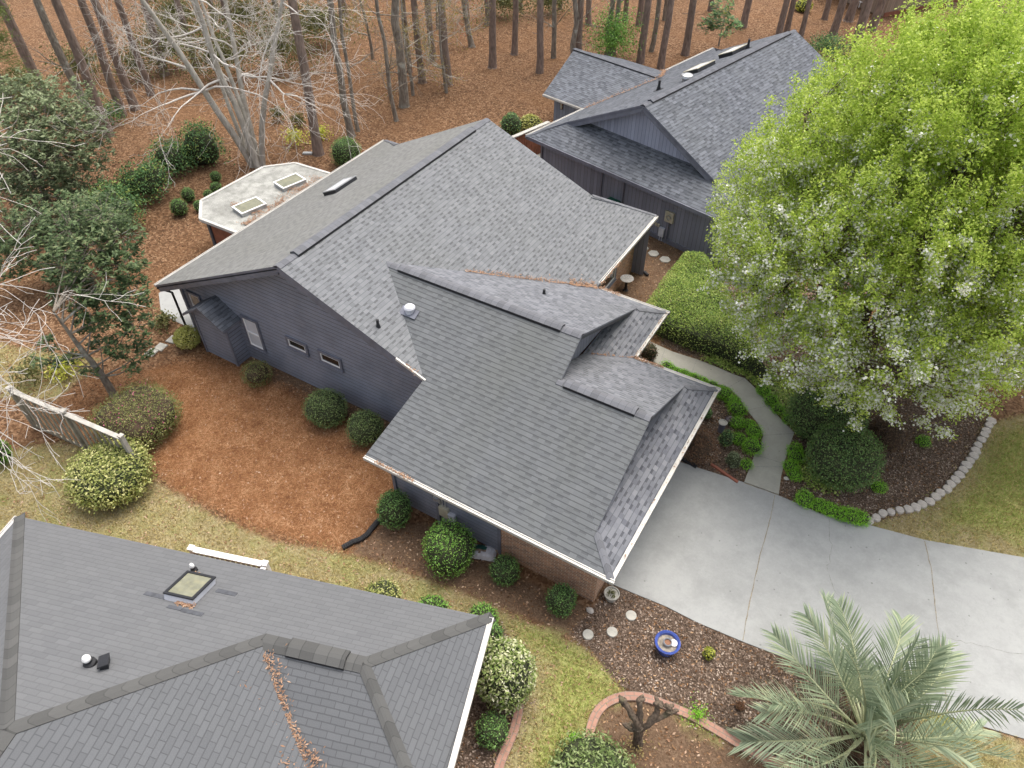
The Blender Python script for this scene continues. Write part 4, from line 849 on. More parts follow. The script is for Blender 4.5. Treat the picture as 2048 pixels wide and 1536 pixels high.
skylight(lr, lh_on(381, 1183, pN, nN), (1, 0, 0), (0, 1, -S2), nN, .72, .86, frame='lightgrey', rim='black_metal', h=.16)
for (xa, ya, r_) in ((389, 1141, .05), (181, 1327, .075)):
    p = lh_on(xa, ya, pN, nN); mb = MB(); mb.lathe([(r_ * 1.7, -.1), (r_ * 1.6, .06), (r_, .1), (r_, .17)], 'black', 14, p); mb.lathe([(r_ * 1.05, .17), (r_ * 1.1, .22), (r_ * .7, .28), (0, .3)], 'white_clean', 14, p); mb.build('roof_vent', lr)
p = lh_on(212, 1328, pN, nN); mb = MB(); ax3 = (V3(.8, .6, 0), V3(-.6, .8, -S2 * .8), unit(nN))
mb.box(p + V3(0, 0, .06), (.16, .26, .14), 'black_metal', ax3); mb.box(p + V3(.0, .0, .14), (.2, .32, .03), 'black_metal', ax3); mb.build('roof_vent', lr)
mb = MB()
for (xa, ya, w_, l_) in ((312, 1191, .55, .13), (453, 1185, .5, .13), (350, 1216, .35, .1), (385, 1225, .5, .12)):
    p = lh_on(xa, ya, pN, nN); MB().box(p + V3(0, 0, .006), (w_, l_, .012), 'patch', (V3(1, 0, 0), unit((0, 1, -S2)), unit(nN))).build('shingle_patch', lr)
# ------------------------------------------------------------------ loose leaves, needles, grass and chips lying on the ground (uncountable)
def scatter(name, polys, n, size, mat, rng, keep=None, tall=0.0, aspect=0.5, zlift=0.012, avoid=None):
    pts = []
    areas = []
    for p in polys:
        q = np.array([v[:2] for v in p]); areas.append(abs(np.dot(q[:, 0], np.roll(q[:, 1], 1)) - np.dot(q[:, 1], np.roll(q[:, 0], 1))) / 2)
    for p, a in zip(polys, areas):
        q = np.array([v[:2] for v in p]); lo, hi = q.min(0), q.max(0); k = int(n * a / sum(areas) * max(1, (hi - lo).prod() / a))
        c = rng.uniform(lo, hi, (k, 2)); c = c[poly_sd(c[:, 0], c[:, 1], p) > rng.normal(0.0, 0.18, k)]; pts.append(c)
    c = np.concatenate(pts)
    if avoid:
        for p in avoid: c = c[poly_sd(c[:, 0], c[:, 1], p) < 0]
    if keep is not None: c = c[keep(c)]
    m_ = len(c); c3 = np.column_stack([c, rng.uniform(0.3, 1, m_) * zlift + 0.004]); nr = V3(0, 0, 1) + rand_dirs(m_, rng) * (0.45 if tall == 0 else 1.0); nr /= np.linalg.norm(nr, axis=1, keepdims=True)
    along = None
    if tall: along = rand_dirs(m_, rng) * 0.6 + V3(0, 0, 1); nr = rand_dirs(m_, rng)
    s = size * rng.uniform(0.55, 1.5, m_)
    if tall: c3[:, 2] += s * 0.3
    v, f = leaf_quads(c3, nr, s, aspect, rng, along); return tag(np_mesh(name, v, [f], [mat]), kind='stuff')
HOUSE_FOOT = [[V3(-21.5, 12.1, 0), V3(-9.5, 12.1, 0), V3(-9.5, 9.7, 0), V3(-3.1, 9.7, 0), V3(-3.1, 16.2, 0), V3(-5.9, 16.2, 0), V3(-5.9, 18.8, 0), V3(-8.5, 18.8, 0), V3(-8.5, 24.4, 0), V3(-21.5, 24.4, 0)]]
WOODS = [P((-60, 330), (120, 330), (330, 470), (420, 480), (420, 700), (250, 740), (60, 860), (-60, 880)), P((-60, -20), (2100, -20), (2100, 60), (1600, 120), (1300, 160), (1060, 300), (960, 240), (650, 330), (420, 430), (300, 470), (-60, 340)),
         P((300, 740), (420, 700), (520, 740), (780, 880), (800, 1000), (690, 1100), (480, 1040), (350, 970), (200, 900), (60, 850), (200, 740))]
HARD = [DRIVE, P(*WL) + P(*WR[::-1]), PATIO] + HOUSE_FOOT
g_ = np.random.default_rng(5)
scatter('leaf_litter', WOODS[:2], 110000, 0.09, 'litter', g_, avoid=HARD, zlift=0.03)
scatter('pine_straw', Z['straw'] + WOODS[2:], 80000, 0.12, 'straw', g_, aspect=0.09, avoid=HARD, zlift=0.03)
scatter('fallen_leaves', Z['straw'] + Z['soil'] + Z['lawn'][:1], 4200, 0.075, 'litter_pale', g_, avoid=HARD, zlift=0.03)
scatter('mulch_chips', Z['mulch'], 36000, 0.055, 'chips', g_, aspect=0.6, avoid=HARD, zlift=0.03)
scatter('bed_litter', Z['soil'] + Z['mulch'], 9000, 0.07, 'litter', g_, avoid=HARD, zlift=0.03)
scatter('dry_grass', Z['lawn'], 85000, 0.10, 'grass_dry', g_, tall=1, aspect=0.16, avoid=HARD)
scatter('green_grass', Z['green'], 9000, 0.10, 'grass_green', g_, tall=1, aspect=0.18, avoid=HARD)
scatter('ground_cover', [P((1400, 722), (1466, 752), (1514, 779), (1563, 838), (1596, 878), (1640, 860), (1600, 790), (1545, 745), (1450, 712)), P((1600, 905), (1600, 960), (1630, 985), (1680, 985), (1620, 930))], 5200, 0.075, 'leaf_hedge', g_, aspect=.6, avoid=HARD, zlift=.16)
RIGHT_LAWN = Z['lawn'][1]
scatter('lawn_tufts', [RIGHT_LAWN], 9000, 0.075, 'grass_green', g_, tall=1, aspect=0.18, avoid=HARD, keep=lambda c: (np.sin(c[:, 0] * 2.1 + 1) * np.sin(c[:, 1] * 1.7) + np.sin(c[:, 0] * .9 + c[:, 1] * 1.3)) > 0.35)
# leaves caught on the roofs and in the gutters
def debris(segs, rng):
    C, N = [], []
    for seg in segs:
        a, b, w, k, n = seg[:5]
        a = np.array(a, float); b = np.array(b, float); t = rng.uniform(0, 1, k); side = unit(np.cross(b - a, n)); so_ = rng.normal(0, 1, k); env = np.clip(0.35 + 0.65 * np.sin(t * 9 + rng.uniform(0, 6)) ** 2, 0.2, 1)
        so_ = so_ * w * env; C.append(a + (b - a) * t[:, None] + side * so_[:, None] + unit(n) * (rng.uniform(0.012, 0.05, k) + np.abs(so_) * (0.47 if len(seg) > 5 else 0.0))[:, None]); nr = unit(n) + rand_dirs(k, rng) * 0.5; N.append(nr / np.linalg.norm(nr, axis=1, keepdims=True))
    c, nr = np.concatenate(C), np.concatenate(N); v, f = leaf_quads(c, nr, 0.085 * rng.uniform(0.5, 1.4, len(c)), 0.3, rng); return v, f
UP = V3(0, 0, 1); inL = lambda p: V3(A_[0], A_[1], 0) + ex * p[0] + ey * p[1] + V3(0, 0, p[2]); inH = lambda p: V3(a0[0], a0[1], 0) + e2x * p[0] + e2y * p[1] + V3(0, 0, p[2])
segs = [(W0 + (VR - W0) * .35, VR, .09, 520, UP, 1), (VR + (W0 - VR) * .14, VR, .16, 420, UP, 1), (VR + V3(.1, .06, .0), VR + V3(.9, .06, -.08), .08, 160, UP), (VR + V3(.08, .2, .02), VR + V3(.08, 1.8, .02), .04, 120, UP),
        (E0 + V3(.4, -.05, .0), E0 + V3(1.7, -.05, .0), .04, 130, UP), (V3(XWF, YGE, 2.52), V3(XWF + 1.0, YGE + .07, 2.5), .05, 130, UP), (V3(XWF + .06, YGE, 2.5), V3(XWF + .06, YWE, 2.5), .04, 45, UP), (V3(WWx, yv, wall_zw), V3(XWF, YGE, 2.5), .05, 60, UP, 1),
        (W0 + V3(-.1, -.1, 0), W0 + V3(-.1, -.35, -.12), .06, 40, UP), (V3(XG1 + .06, YL, 2.5), V3(XG1 + .06, YGE, 2.5), .03, 40, UP), (M1 + V3(-.6, -.0, .25), M1 + V3(-.2, 0, .1), .05, 40, UP),
        (V3(XB - .5, sun_out[0][1] + .5, 2.12), V3(XB - .5, sun_out[-1][1] - .5, 2.12), .28, 1300, UP)]
for p_ in ((499, 425), (485, 408), (585, 378)): c = at(p_[0], p_[1], 2.12); segs.append((c - V3(.4, .3, 0), c + V3(.4, .3, 0), .12, 150, UP))
segs += [(inL((.05, 4.2, 2.52)), inL((xj, yr3, zr3 + .06)), .10, 560, UP, 1), (inL((xj, yr3, zr3 + .06)), inL((.05, 11.0, 2.55)), .10, 460, UP, 1)]
nv0 = lh_on(540, 1335, (ax_, 0, az), (slE, 0, 1))
segs += [(inH((8.2, ry - .35, rz_ - .14)), inH((xv2, yv2, zS(yv2) + .01)), .19, 2700, UP, 1), (inH(lh_on(362, 1207, pN, nN) - V3(.1, 0, 0)), inH(lh_on(380, 1213, pN, nN) + V3(.1, 0, 0)), .05, 140, UP), (inH(lh_on(386, 1149, pN, nN) - V3(.1, 0, 0)), inH(lh_on(392, 1149, pN, nN) + V3(.1, 0, 0)), .03, 40, UP)]
v, f = debris(segs, np.random.default_rng(9)); tag(np_mesh('roof_leaves', v, [f], ['roof_needles']), kind='stuff')

# ------------------------------------------------------------------ trees
def wander(p, d, L, n, rng, wig=0.12, up=0.0):
    pts = [np.array(p, float)]; d = unit(d)
    for k in range(n):
        d = unit(d + rng.normal(0, wig, 3) + V3(0, 0, up / n)); pts.append(pts[-1] + d * L / n)
    return pts, d
def grow(mb, p, d, L, r, lvl, rng, mat, tips, spread=0.55, kids=(3, 5), ratio=0.62, wig=0.13, up=0.1, rmin=0.006, n=5, start=0.3, sides=(8, 6, 4, 3, 3)):
    pts, dd = wander(p, d, L, n, rng, wig, up); rr = [max(rmin, r * (1 - 0.72 * k / n)) for k in range(n + 1)]
    mb.tube(pts, rr, mat, sides[min(len(sides) - 1, 4 - min(lvl, 4))] if lvl < 5 else 8, cap=False)
    if lvl <= 0: tips.append((pts[-1], dd)); return
    for k in range(rng.integers(kids[0], kids[1] + 1)):
        t = rng.uniform(start, 1.0) * n; i = min(int(t), n - 1); q = pts[i] + (pts[i + 1] - pts[i]) * (t - i); base = unit(pts[i + 1] - pts[i]); a = unit(np.cross(base, rng.normal(size=3)))
        ang = rng.uniform(0.6, 1.25) * spread * 1.4; nd = base * math.cos(ang) + a * math.sin(ang)
        grow(mb, q, nd, L * ratio * rng.uniform(0.7, 1.2), rr[i] * 0.55, lvl - 1, rng, mat, tips, spread, kids, ratio, wig * 1.1, up, rmin, max(3, n - 1), 0.25, sides)
    grow(mb, pts[-1], dd, L * ratio, rr[-1], lvl - 1, rng, mat, tips, spread, kids, ratio, wig, up, rmin, max(3, n - 1), 0.25, sides)
def clumps(C, k, spread, size, rng, mat_n, aspect=0.55, up=0.5):
    """k leaves round each centre"""
    C = np.repeat(np.asarray(C), k, 0); c = C + rng.normal(0, 1, C.shape) * np.asarray(spread); nr = rand_dirs(len(c), rng) + V3(0, 0, up); nr /= np.linalg.norm(nr, axis=1, keepdims=True)
    return leaf_quads(c, nr, size * rng.uniform(0.6, 1.35, len(c)), aspect, rng)

def pear(name, base, zc, R, Rz, label, seed, ntips, per):
    rng = np.random.default_rng(seed); t = thing(name, label, 'tree', (base[0], base[1], 0), group='white flowering pear trees'); mb = MB()
    trunk_h = 1.5; mb.tube([(0, 0, -.1), (0.02, 0, .25), (0, .03, 1.0), (0, 0, trunk_h)], [.34, .25, .22, .23], 'pear_bark', 10, False)
    limbs = []
    nl = 20
    for k in range(nl):
        a = 2.399 * k + rng.uniform(-.2, .2); el = rad(28 + 57 * ((k + .5) / nl) ** 0.8); d = V3(math.cos(a) * math.cos(el), math.sin(a) * math.cos(el), math.sin(el))
        s = V3(0, 0, trunk_h - .1); cc = V3(0, 0, zc); dl = d / V3(R, R, Rz); oo = (s - cc) / V3(R, R, Rz); b_ = oo @ dl; q_ = dl @ dl; c_ = oo @ oo - 1
        Lm = (-b_ + math.sqrt(max(b_ * b_ - q_ * c_, 0.01))) / q_ * .86
        pts, dd = wander(s, d * .8 + V3(0, 0, .25), Lm, 8, rng, .06, .05); rr = [.13 * (1 - .85 * i / 8) for i in range(9)]; mb.tube(pts, rr, 'pear_bark', 6, False); limbs.append((pts, rr))
    # shoots reach out to points spread through the outer crown
    P_ = np.concatenate([np.array(l[0][2:]) for l in limbs]); Pr = np.concatenate([np.array(l[1][2:]) for l in limbs])
    d = rand_dirs(ntips * 3, rng); d = d[(d[:, 2] > -0.62)]; lob = lobes(d, .11, np.random.default_rng(seed + 5), 16, 14)
    rr = rng.uniform(0.30, 1.0, len(d)) ** 0.48 * lob; tip = V3(0, 0, zc) + d * rr[:, None] * V3(R, R, Rz); tip[:, :2] *= (1.04 - .20 * np.clip((tip[:, 2] - zc) / Rz, 0, 1))[:, None]; tip = tip[tip[:, 2] > 0.9]
    hfrac = np.clip((tip[:, 2] - 1.0) / (zc + Rz - 1), 0, 1); keep = rng.uniform(0, 1, len(tip)) < 0.20 + 0.95 * hfrac; tip, hfrac = tip[keep][:ntips], hfrac[keep][:ntips]
    C, Fl, Uc = [], [], []
    sidev = -_r * .75 - _f * V3(1, 1, 0) * .35
    for q, hf in zip(tip, hfrac):
        dist = np.linalg.norm(P_ - q + V3(0, 0, .5), axis=1); i = int(np.argmin(dist + (P_[:, 2] > q[2]) * 1.2)); s = P_[i]; md = (s + q) / 2 + V3(0, 0, -.12 * np.linalg.norm(q - s)) + rng.normal(0, .06, 3)
        pts = [s, md, q]; mb.tube(pts, [min(Pr[i] * .6, .03), .013, .005], 'pear_bark', 3, False)
        L = np.linalg.norm(q - md); m_ = max(4, int(L / .14)); w = rng.uniform(0.15, 1.05, m_); cs = md + (q - md) * w[:, None] + rng.normal(0, .05, (m_, 3))
        fl = np.clip(0.18 + 1.15 * (1 - hf) ** 1.1 + 0.55 * ((q - V3(0, 0, zc)) @ sidev) / R, 0.02, 0.9) * (1 - hf) ** .35
        isf = rng.uniform(0, 1, m_) < fl * rng.uniform(.4, 1.3); Fl.append(cs[isf]); C.append(cs)
        # upright leafy plume at the top of each shoot
        if hf > .25: Uc.append(q + V3(0, 0, 1) * rng.uniform(-.15, .75, (max(2, int(9 * hf)), 1)) + rng.normal(0, .05, (max(2, int(9 * hf)), 3)))
    mb.build('trunk', t)
    C = np.concatenate(C); Fl = np.concatenate(Fl); U = np.concatenate(Uc)
    v1, f1 = clumps(C, per, (.10, .10, .10), .074, rng, 0, .55); v2, f2 = clumps(U, per + 3, (.075, .075, .10), .078, rng, 0, .5)
    np_mesh('crown', np.concatenate([v1, v2]), [f1, f2 + len(v1)], ['leaf_pear'], parent=t)
    v3, f3 = clumps(Fl, 16, (.09, .09, .08), .072, rng, 0, .95, .8); np_mesh('blossom', v3, [f3], ['blossom'], parent=t)
    return t
pear('pear_tree', (0.6, 20.65), 6.7, 5.3, 5.7, 'big round pear tree, lime green with white blossom, beside the curved walkway', 21, 2600, 15)
pear('pear_tree', (3.9, 24.3), 6.0, 4.9, 5.4, 'pear tree behind the big round one, cut off by the right edge of the photo', 33, 1600, 14)

# tall pines and other trunks of the wood: (pixel of the foot, trunk width there in px, kind)
def needle_crown(rng, h, n=9, R=2.4, z0=0.62):
    C = []
    for k in range(n):
        z = h * rng.uniform(z0, 1.0); a = rng.uniform(0, 6.28); r = R * rng.uniform(.3, 1) * (1.25 - z / h * .8); c = V3(r * math.cos(a), r * math.sin(a), z); C.append(c)
    return np.array(C)
PINES = [(218, 272, 19, 'p'), (190, 262, 17, 'o'), (245, 233, 17, 'p'), (272, 220, 17, 'p'), (303, 192, 14, 'p'), (330, 152, 16, 'p'), (392, 132, 13, 'p'), (100, 215, 20, 'p'), (637, 308, 20, 'p'), (985, 133, 15, 'p'), (1029, 106, 12, 'p'), (1079, 146, 14, 'p'),
         (1141, 140, 11, 'o'), (1153, 132, 14, 'p'), (1107, 116, 10, 'o'), (1177, 48, 11, 'p'), (1213, 112, 11, 'o'), (1226, 112, 10, 'o'), (1280, 128, 15, 'p'), (1301, 106, 10, 'o'), (1321, 137, 14, 'p'), (1370, 110, 15, 'p'), (1250, 40, 10, 'p'), (1277, 52, 12, 'p'),
         (933, 38, 13, 'p'), (944, 92, 11, 'o'), (972, 55, 9, 'o'), (896, 168, 16, 'p'), (866, 117, 13, 'p'), (845, 163, 14, 'p'), (819, 142, 10, 'p'), (808, 212, 19, 'o'), (793, 241, 9, 'o'), (703, 272, 15, 'o'), (716, 262, 8, 'o'), (1486, 56, 14, 'p'), (1557, 74, 13, 'p'), (1573, 66, 11, 'p'), (1601, 74, 10, 'p'), (1649, 38, 11, 'p'), (1664, 73, 15, 'p'), (1697, 40, 16, 'p'), (1712, 92, 19, 'p'), (1743, 60, 16, 'p'),
         (1040, 20, 10, 'p'), (1330, 40, 10, 'o'), (690, 30, 13, 'p'), (560, 60, 12, 'o'), (430, 40, 12, 'p'), (470, 95, 11, 'p'), (1120, 18, 9, 'p'), (1420, 22, 10, 'p')]
def pine_label(i, x, y, w, k):
    kind = 'brown pine trunk' if k == 'p' else 'pale grey trunk'
    if x < 420: s = 'left of the bare pale stems'
    elif x < 760: s = 'behind the flat white roof'
    elif x < 960: s = 'among the yellow budding trees'
    elif x < 1400: s = 'in the wood behind the charcoal roof'
    else: s = 'near the tan house'
    return kind, s
from collections import defaultdict
plist = sorted(enumerate(PINES), key=lambda e: e[1][0]); cnt = defaultdict(list)
for i, (x, y, w, k) in plist: cnt[pine_label(i, x, y, w, k)].append(i)
ORD = ['first', 'second', 'third', 'fourth', 'fifth', 'sixth', 'seventh', 'eighth', 'ninth', 'tenth', 'eleventh', 'twelfth', 'thirteenth', 'fourteenth', 'fifteenth']
ncr = []
for sd in (1, 2, 3):
    rng = np.random.default_rng(sd); C = needle_crown(rng, 1.0, 26, 0.1, .62); C = np.array([(c[0], c[1], c[2]) for c in C]); V_, F_ = clumps(C * V3(24, 24, 22), 26, (.55, .55, .3), .42, rng, 0, .16, .4); ncr.append((V_, F_))
crown_me = [None] * 3
for i, (x, y, w, k) in plist:
    b = at(x, y); rng = np.random.default_rng(100 + i); r = w / 2 / FPX * depth(b); kd = pine_label(i, x, y, w, k); order = cnt[kd].index(i); n_ = len(cnt[kd])
    pos = '%s from the left' % ORD[order] if n_ > 1 else 'only one'
    t = thing('pine_tree' if k == 'p' else 'hardwood_tree', '%s, %s %s' % (kd[0], pos, kd[1]), 'tree', (b[0], b[1], 0), group='trunks of the wood')
    h = rng.uniform(19, 23) if k == 'p' else rng.uniform(14, 17); lean = rng.normal(0, .012 if k == 'p' else .03, 2); pts, rr = [], []
    for q in range(11):
        f_ = q / 10; pts.append((lean[0] * h * f_ + rng.normal(0, .02 if k == 'p' else .07) * (q > 0), lean[1] * h * f_ + rng.normal(0, .02 if k == 'p' else .07) * (q > 0), h * f_ ** 1.3 - .1)); rr.append(max(.03, r * (1 - .62 * f_ ** 1.2) * (1.18 if q == 0 else 1)))
    mb = MB(); mb.tube([(0, 0, -.1), (0, 0, .03)], [r * 1.5, r * 1.22], 'pine_bark' if k == 'p' else 'oak_bark', 12, False); mb.tube(pts, rr, 'pine_bark' if k == 'p' else 'oak_bark', 12, False)
    if k == 'o':
        for _ in range(9):
            f_ = rng.uniform(.25, .95); j = int(f_ * 10); d = rand_dirs(1, rng)[0] * V3(1, 1, .3) + V3(0, 0, .5); grow(mb, pts[j], d, rng.uniform(1.2, 2.6), .035, 2, rng, 'oak_bark', [], kids=(2, 3))
    else:
        for _ in range(3):
            f_ = rng.uniform(.2, .5); j = int(f_ * 10); d = rand_dirs(1, rng)[0] * V3(1, 1, .1); mb.tube([pts[j], np.array(pts[j]) + d * rng.uniform(.3, .8)], [.03, .012], 'pine_bark', 4)
    mb.build('trunk', t, True)
    if k == 'p':
        q = i % 3
        if crown_me[q] is None: o = np_mesh('crown', ncr[q][0], [ncr[q][1]], ['needle'], parent=t); crown_me[q] = o.data
        else: o = bpy.data.objects.new('crown', crown_me[q]); COL.objects.link(o); o.parent = t
        o.location = (lean[0] * h, lean[1] * h, h - 21.6); o.rotation_euler = (0, 0, rng.uniform(0, 6))

# bare tree with several pale stems behind the flat roof
b = at(517, 335); t = thing('bare_tree', 'bare grey tree with a fan of pale stems rising behind the flat white roof', 'tree', (b[0], b[1], 0)); rng = np.random.default_rng(4)
for k, (dx, dy, ln, r) in enumerate(((-.17, -.02, 13, .19), (-.05, .10, 13.5, .17), (.02, -.03, 14, .18), (.07, .08, 14, .16), (-.11, .12, 12.5, .13), (-.22, .06, 12, .12))):
    mb = MB(); s = V3(dx * 1.8, dy * 1.8, -.1); lat = _r * dx * 1.0 + V3(0, 1, 0) * dy; pts, dd = wander(s, V3(0, 0, 1) + lat * 1.5, ln, 12, rng, .055, .08); rr = [max(.02, r * (1 - .75 * i / 12)) for i in range(13)]; mb.tube(pts, rr, 'pale_bark', 9, False); tips = []
    for _ in range(8):
        j = rng.integers(4, 12); d = unit(_r * rng.choice((-1, 1)) * rng.uniform(.5, 1) + rng.normal(0, .3, 3) + V3(0, 0, .15)); grow(mb, pts[j], d, rng.uniform(1.8, 3.6), rr[j] * .42, 3, rng, 'white_bark', tips, spread=.5, kids=(2, 4), wig=.24, up=.05, rmin=.0065)
    mb.build('stem', t, True)
# white bare limbs reaching in from the left edge
b = at(-30, 890); t = thing('bare_tree', 'leafless tree with whitish twigs reaching in from the left edge', 'tree', (b[0], b[1], 0)); rng = np.random.default_rng(8); mb = MB(); tips = []
pts, dd = wander(V3(0, 0, -.1), V3(0, 0, 1), 8.5, 8, rng, .05, .05); mb.tube(pts, [.16 * (1 - .08 * i) for i in range(9)], 'pale_bark', 9, False); mb.build('trunk', t, True); mb = MB()
fw = unit(_f * V3(1, 1, 0))
for (j, e, L, z) in ((2, .15, 3.4, .0), (5, -.5, 3.2, .0), (6, -.2, 3.3, .1), (3, -.45, 3.4, .05), (4, .35, 3.6, .05), (5, -.1, 3.6, .1), (6, .6, 3.8, .1), (7, .1, 3.6, .15), (8, .9, 3.8, .2), (8, .35, 3.4, .3)):
    grow(mb, pts[j], unit(_r + fw * e + V3(0, 0, z)), L, .05, 3, rng, 'white_bark', tips, spread=.5, kids=(2, 3), wig=.22, up=-.12, rmin=.0075, start=.2)
mb.build('branch', t, True)
# budding trees behind the middle house
def budding(x, y, h, label, mat, seed, nb=9, seg=3):
    b = at(x, y); rng = np.random.default_rng(seed); t = thing('budding_tree', label, 'tree', (b[0], b[1], 0)); mb = MB(); tips = []
    pts, dd = wander(V3(0, 0, -.1), V3(0, 0, 1), h, 8, rng, .04, .1); rr = [.11 * (1 - .1 * i) for i in range(9)]; mb.tube(pts, rr, 'oak_bark', 8, False)
    for k in range(nb): j = rng.integers(2, 9); grow(mb, pts[j], unit(rand_dirs(1, rng)[0] * V3(1, 1, .3) + V3(0, 0, .2)), rng.uniform(1.4, 2.6), rr[j] * .4, 3, rng, 'pale_bark', tips, kids=(2, 3), rmin=.008, spread=.55)
    mb.build('trunk', t, True); v, f = clumps(np.array([q for q, _ in tips]), 7, (.16, .16, .16), .09, rng, 0, .5); np_mesh('crown', v, [f], [mat], parent=t); return t
budding(826, 190, 7.5, 'thin tree in yellow bud among trunks behind the middle house', 'leaf_spring', 14, 12)
budding(893, 185, 6.0, 'small yellow budding tree right of the others in bud', 'leaf_spring', 15, 8)
budding(875, 60, 5.0, 'small red budding tree at the top edge', 'leaf_red', 16, 9)
budding(745, 120, 6.5, 'twiggy grey tree in faint bud left of the yellow one', 'leaf_spring', 17, 9)
# magnolia with its trunk showing
def leafy_tree(name, x, y, h, trunk_r, blobs, leaf, size, label, seed, dens=1.0, bk='oak_bark', aspect=.38, group=None, lean=None):
    b = at(x, y); rng = np.random.default_rng(seed); t = thing(name, label, 'tree', (b[0], b[1], 0), group=group); mb = MB(); pts, dd = wander(V3(0, 0, -.1), V3(0, 0, 1) + (lean if lean is not None else 0), h * .9, 8, rng, .04, .05); mb.tube(pts, [trunk_r * (1 - .1 * i) for i in range(9)], bk, 9, False); C, N = [], []
    for (ox, oy, oz, r, rz) in blobs:
        c = V3(ox, oy, oz); j = int(np.argmin([np.linalg.norm(p - c + V3(0, 0, .8)) for p in pts])); mb.tube([pts[j], (pts[j] + c) / 2 + V3(0, 0, -.1), c], [trunk_r * .25, trunk_r * .15, .01], bk, 5, False)
        m_ = int(dens * 22 * r * r); d = rand_dirs(m_, rng); rad_ = rng.uniform(.35, 1, m_) ** .5; cc = c + d * rad_[:, None] * V3(r, r, rz); C.append(cc)
        for q in cc[::4]: mb.tube([c + (q - c) * .25, q], [.015, .006], bk, 3, False)
    C = np.concatenate(C); mb.build('trunk', t, True); k = 9; out = rand_dirs(len(C) * k, rng) + V3(0, 0, .35); out /= np.linalg.norm(out, axis=1, keepdims=True); cc = np.repeat(C, k, 0) + out * size * .55
    nr = rand_dirs(len(cc), rng) * .5 + V3(0, 0, 1.0); nr /= np.linalg.norm(nr, axis=1, keepdims=True); v, f = leaf_quads(cc, nr, size * rng.uniform(.7, 1.25, len(cc)), aspect, rng, out); np_mesh('crown', v, [f], [leaf], parent=t); return t
rr_ = _r * V3(1, 1, 0)
def blob(s, d, z, r, rz): q = rr_ * s + fw * d; return (q[0], q[1], z, r, rz)
def bpx(x0, y0, L):
    b_ = at(x0, y0); out = []
    for (x, y, z, r, rz) in L: q = at(x, y, z) - b_; out.append((q[0], q[1], z, r, rz))
    return out
leafy_tree('magnolia_tree', 229, 792, 4.6, .15, bpx(229, 792, [(205, 425, 5.6, .9, .8), (140, 455, 5.4, .9, .8), (240, 470, 5.2, .8, .8), (180, 500, 5.0, 1.0, .8), (245, 530, 4.6, .8, .7), (130, 530, 4.6, .8, .7), (200, 560, 4.3, 1.0, .8), (265, 590, 3.8, .7, .6), (150, 590, 3.8, .8, .7), (215, 620, 3.4, .9, .6), (272, 650, 3.0, .6, .5), (180, 645, 2.9, .5, .4), (240, 690, 2.3, .55, .4), (288, 700, 2.0, .4, .3), (200, 690, 2.0, .35, .3), (150, 712, 1.9, .3, .2), (95, 690, 2.6, .35, .25), (115, 725, 2.2, .3, .2), (80, 720, 2.4, .25, .2), (265, 735, 1.6, .3, .25), (180, 745, 1.5, .25, .2)]),
           'leaf_magnolia', .185, 'glossy dark magnolia with a bare leaning trunk above the pink flecked hedge', 41, 5.0)
leafy_tree('magnolia_tree', 1437, 92, 3.4, .06, bpx(1437, 92, [(1445, 18, 3.4, .75, .7), (1440, 40, 2.6, .8, .6), (1415, 52, 2.2, .6, .4), (1468, 52, 2.2, .6, .4), (1450, 66, 1.4, .4, .3)]), 'leaf_camellia', .26, 'young magnolia behind the charcoal roofed house', 42, 3)
leafy_tree('evergreen_tree', 95, 400, 4.6, .14, bpx(95, 400, [(60, 195, 4.8, 1.5, 1.1), (135, 205, 4.4, 1.5, 1.1), (10, 215, 4.6, 1.5, 1.1), (90, 245, 4.4, 1.6, 1.2), (160, 255, 3.6, 1.4, 1.2), (30, 275, 4.0, 1.6, 1.2), (110, 300, 3.4, 1.6, 1.3), (175, 300, 2.6, 1.1, 1.1), (60, 330, 3.0, 1.6, 1.3), (140, 345, 2.2, 1.4, 1.2), (5, 340, 2.8, 1.5, 1.3), (90, 380, 1.8, 1.5, 1.2), (165, 370, 1.5, 1.1, 1.1), (30, 395, 1.8, 1.5, 1.2), (140, 405, 1.2, 1.1, .9)]), 'leaf_holly', .22, 'large grey green evergreen mass at the left edge', 43, 3.0)
leafy_tree('evergreen_tree', 130, 560, 2.6, .1, bpx(130, 560, [(150, 425, 2.9, 1.2, .9), (85, 440, 2.8, 1.2, .9), (205, 440, 2.3, 1.0, .8), (25, 455, 2.8, 1.3, .9), (120, 480, 2.2, 1.2, .9), (190, 485, 1.7, 1.0, .8), (60, 500, 2.0, 1.2, .9), (5, 520, 1.8, 1.2, .9), (140, 520, 1.3, 1.0, .8)]), 'leaf_magnolia', .2, 'dark glossy evergreen behind white twigs, below the grey green one', 44, 2.6)
leafy_tree('evergreen_tree', 1990, 70, 4.5, .1, bpx(1990, 70, [(1960, 20, 3, 1.6, 1), (2010, 15, 3.4, 1.6, 1), (2050, 20, 3.2, 1.6, 1), (1920, 30, 2., 1.2, 1), (1985, 55, 1.8, 1.6, 1.1), (2040, 60, 2, 1.5, 1.)]), 'leaf_olive', .16, 'olive brown tree at the top right corner', 45, 2.4)
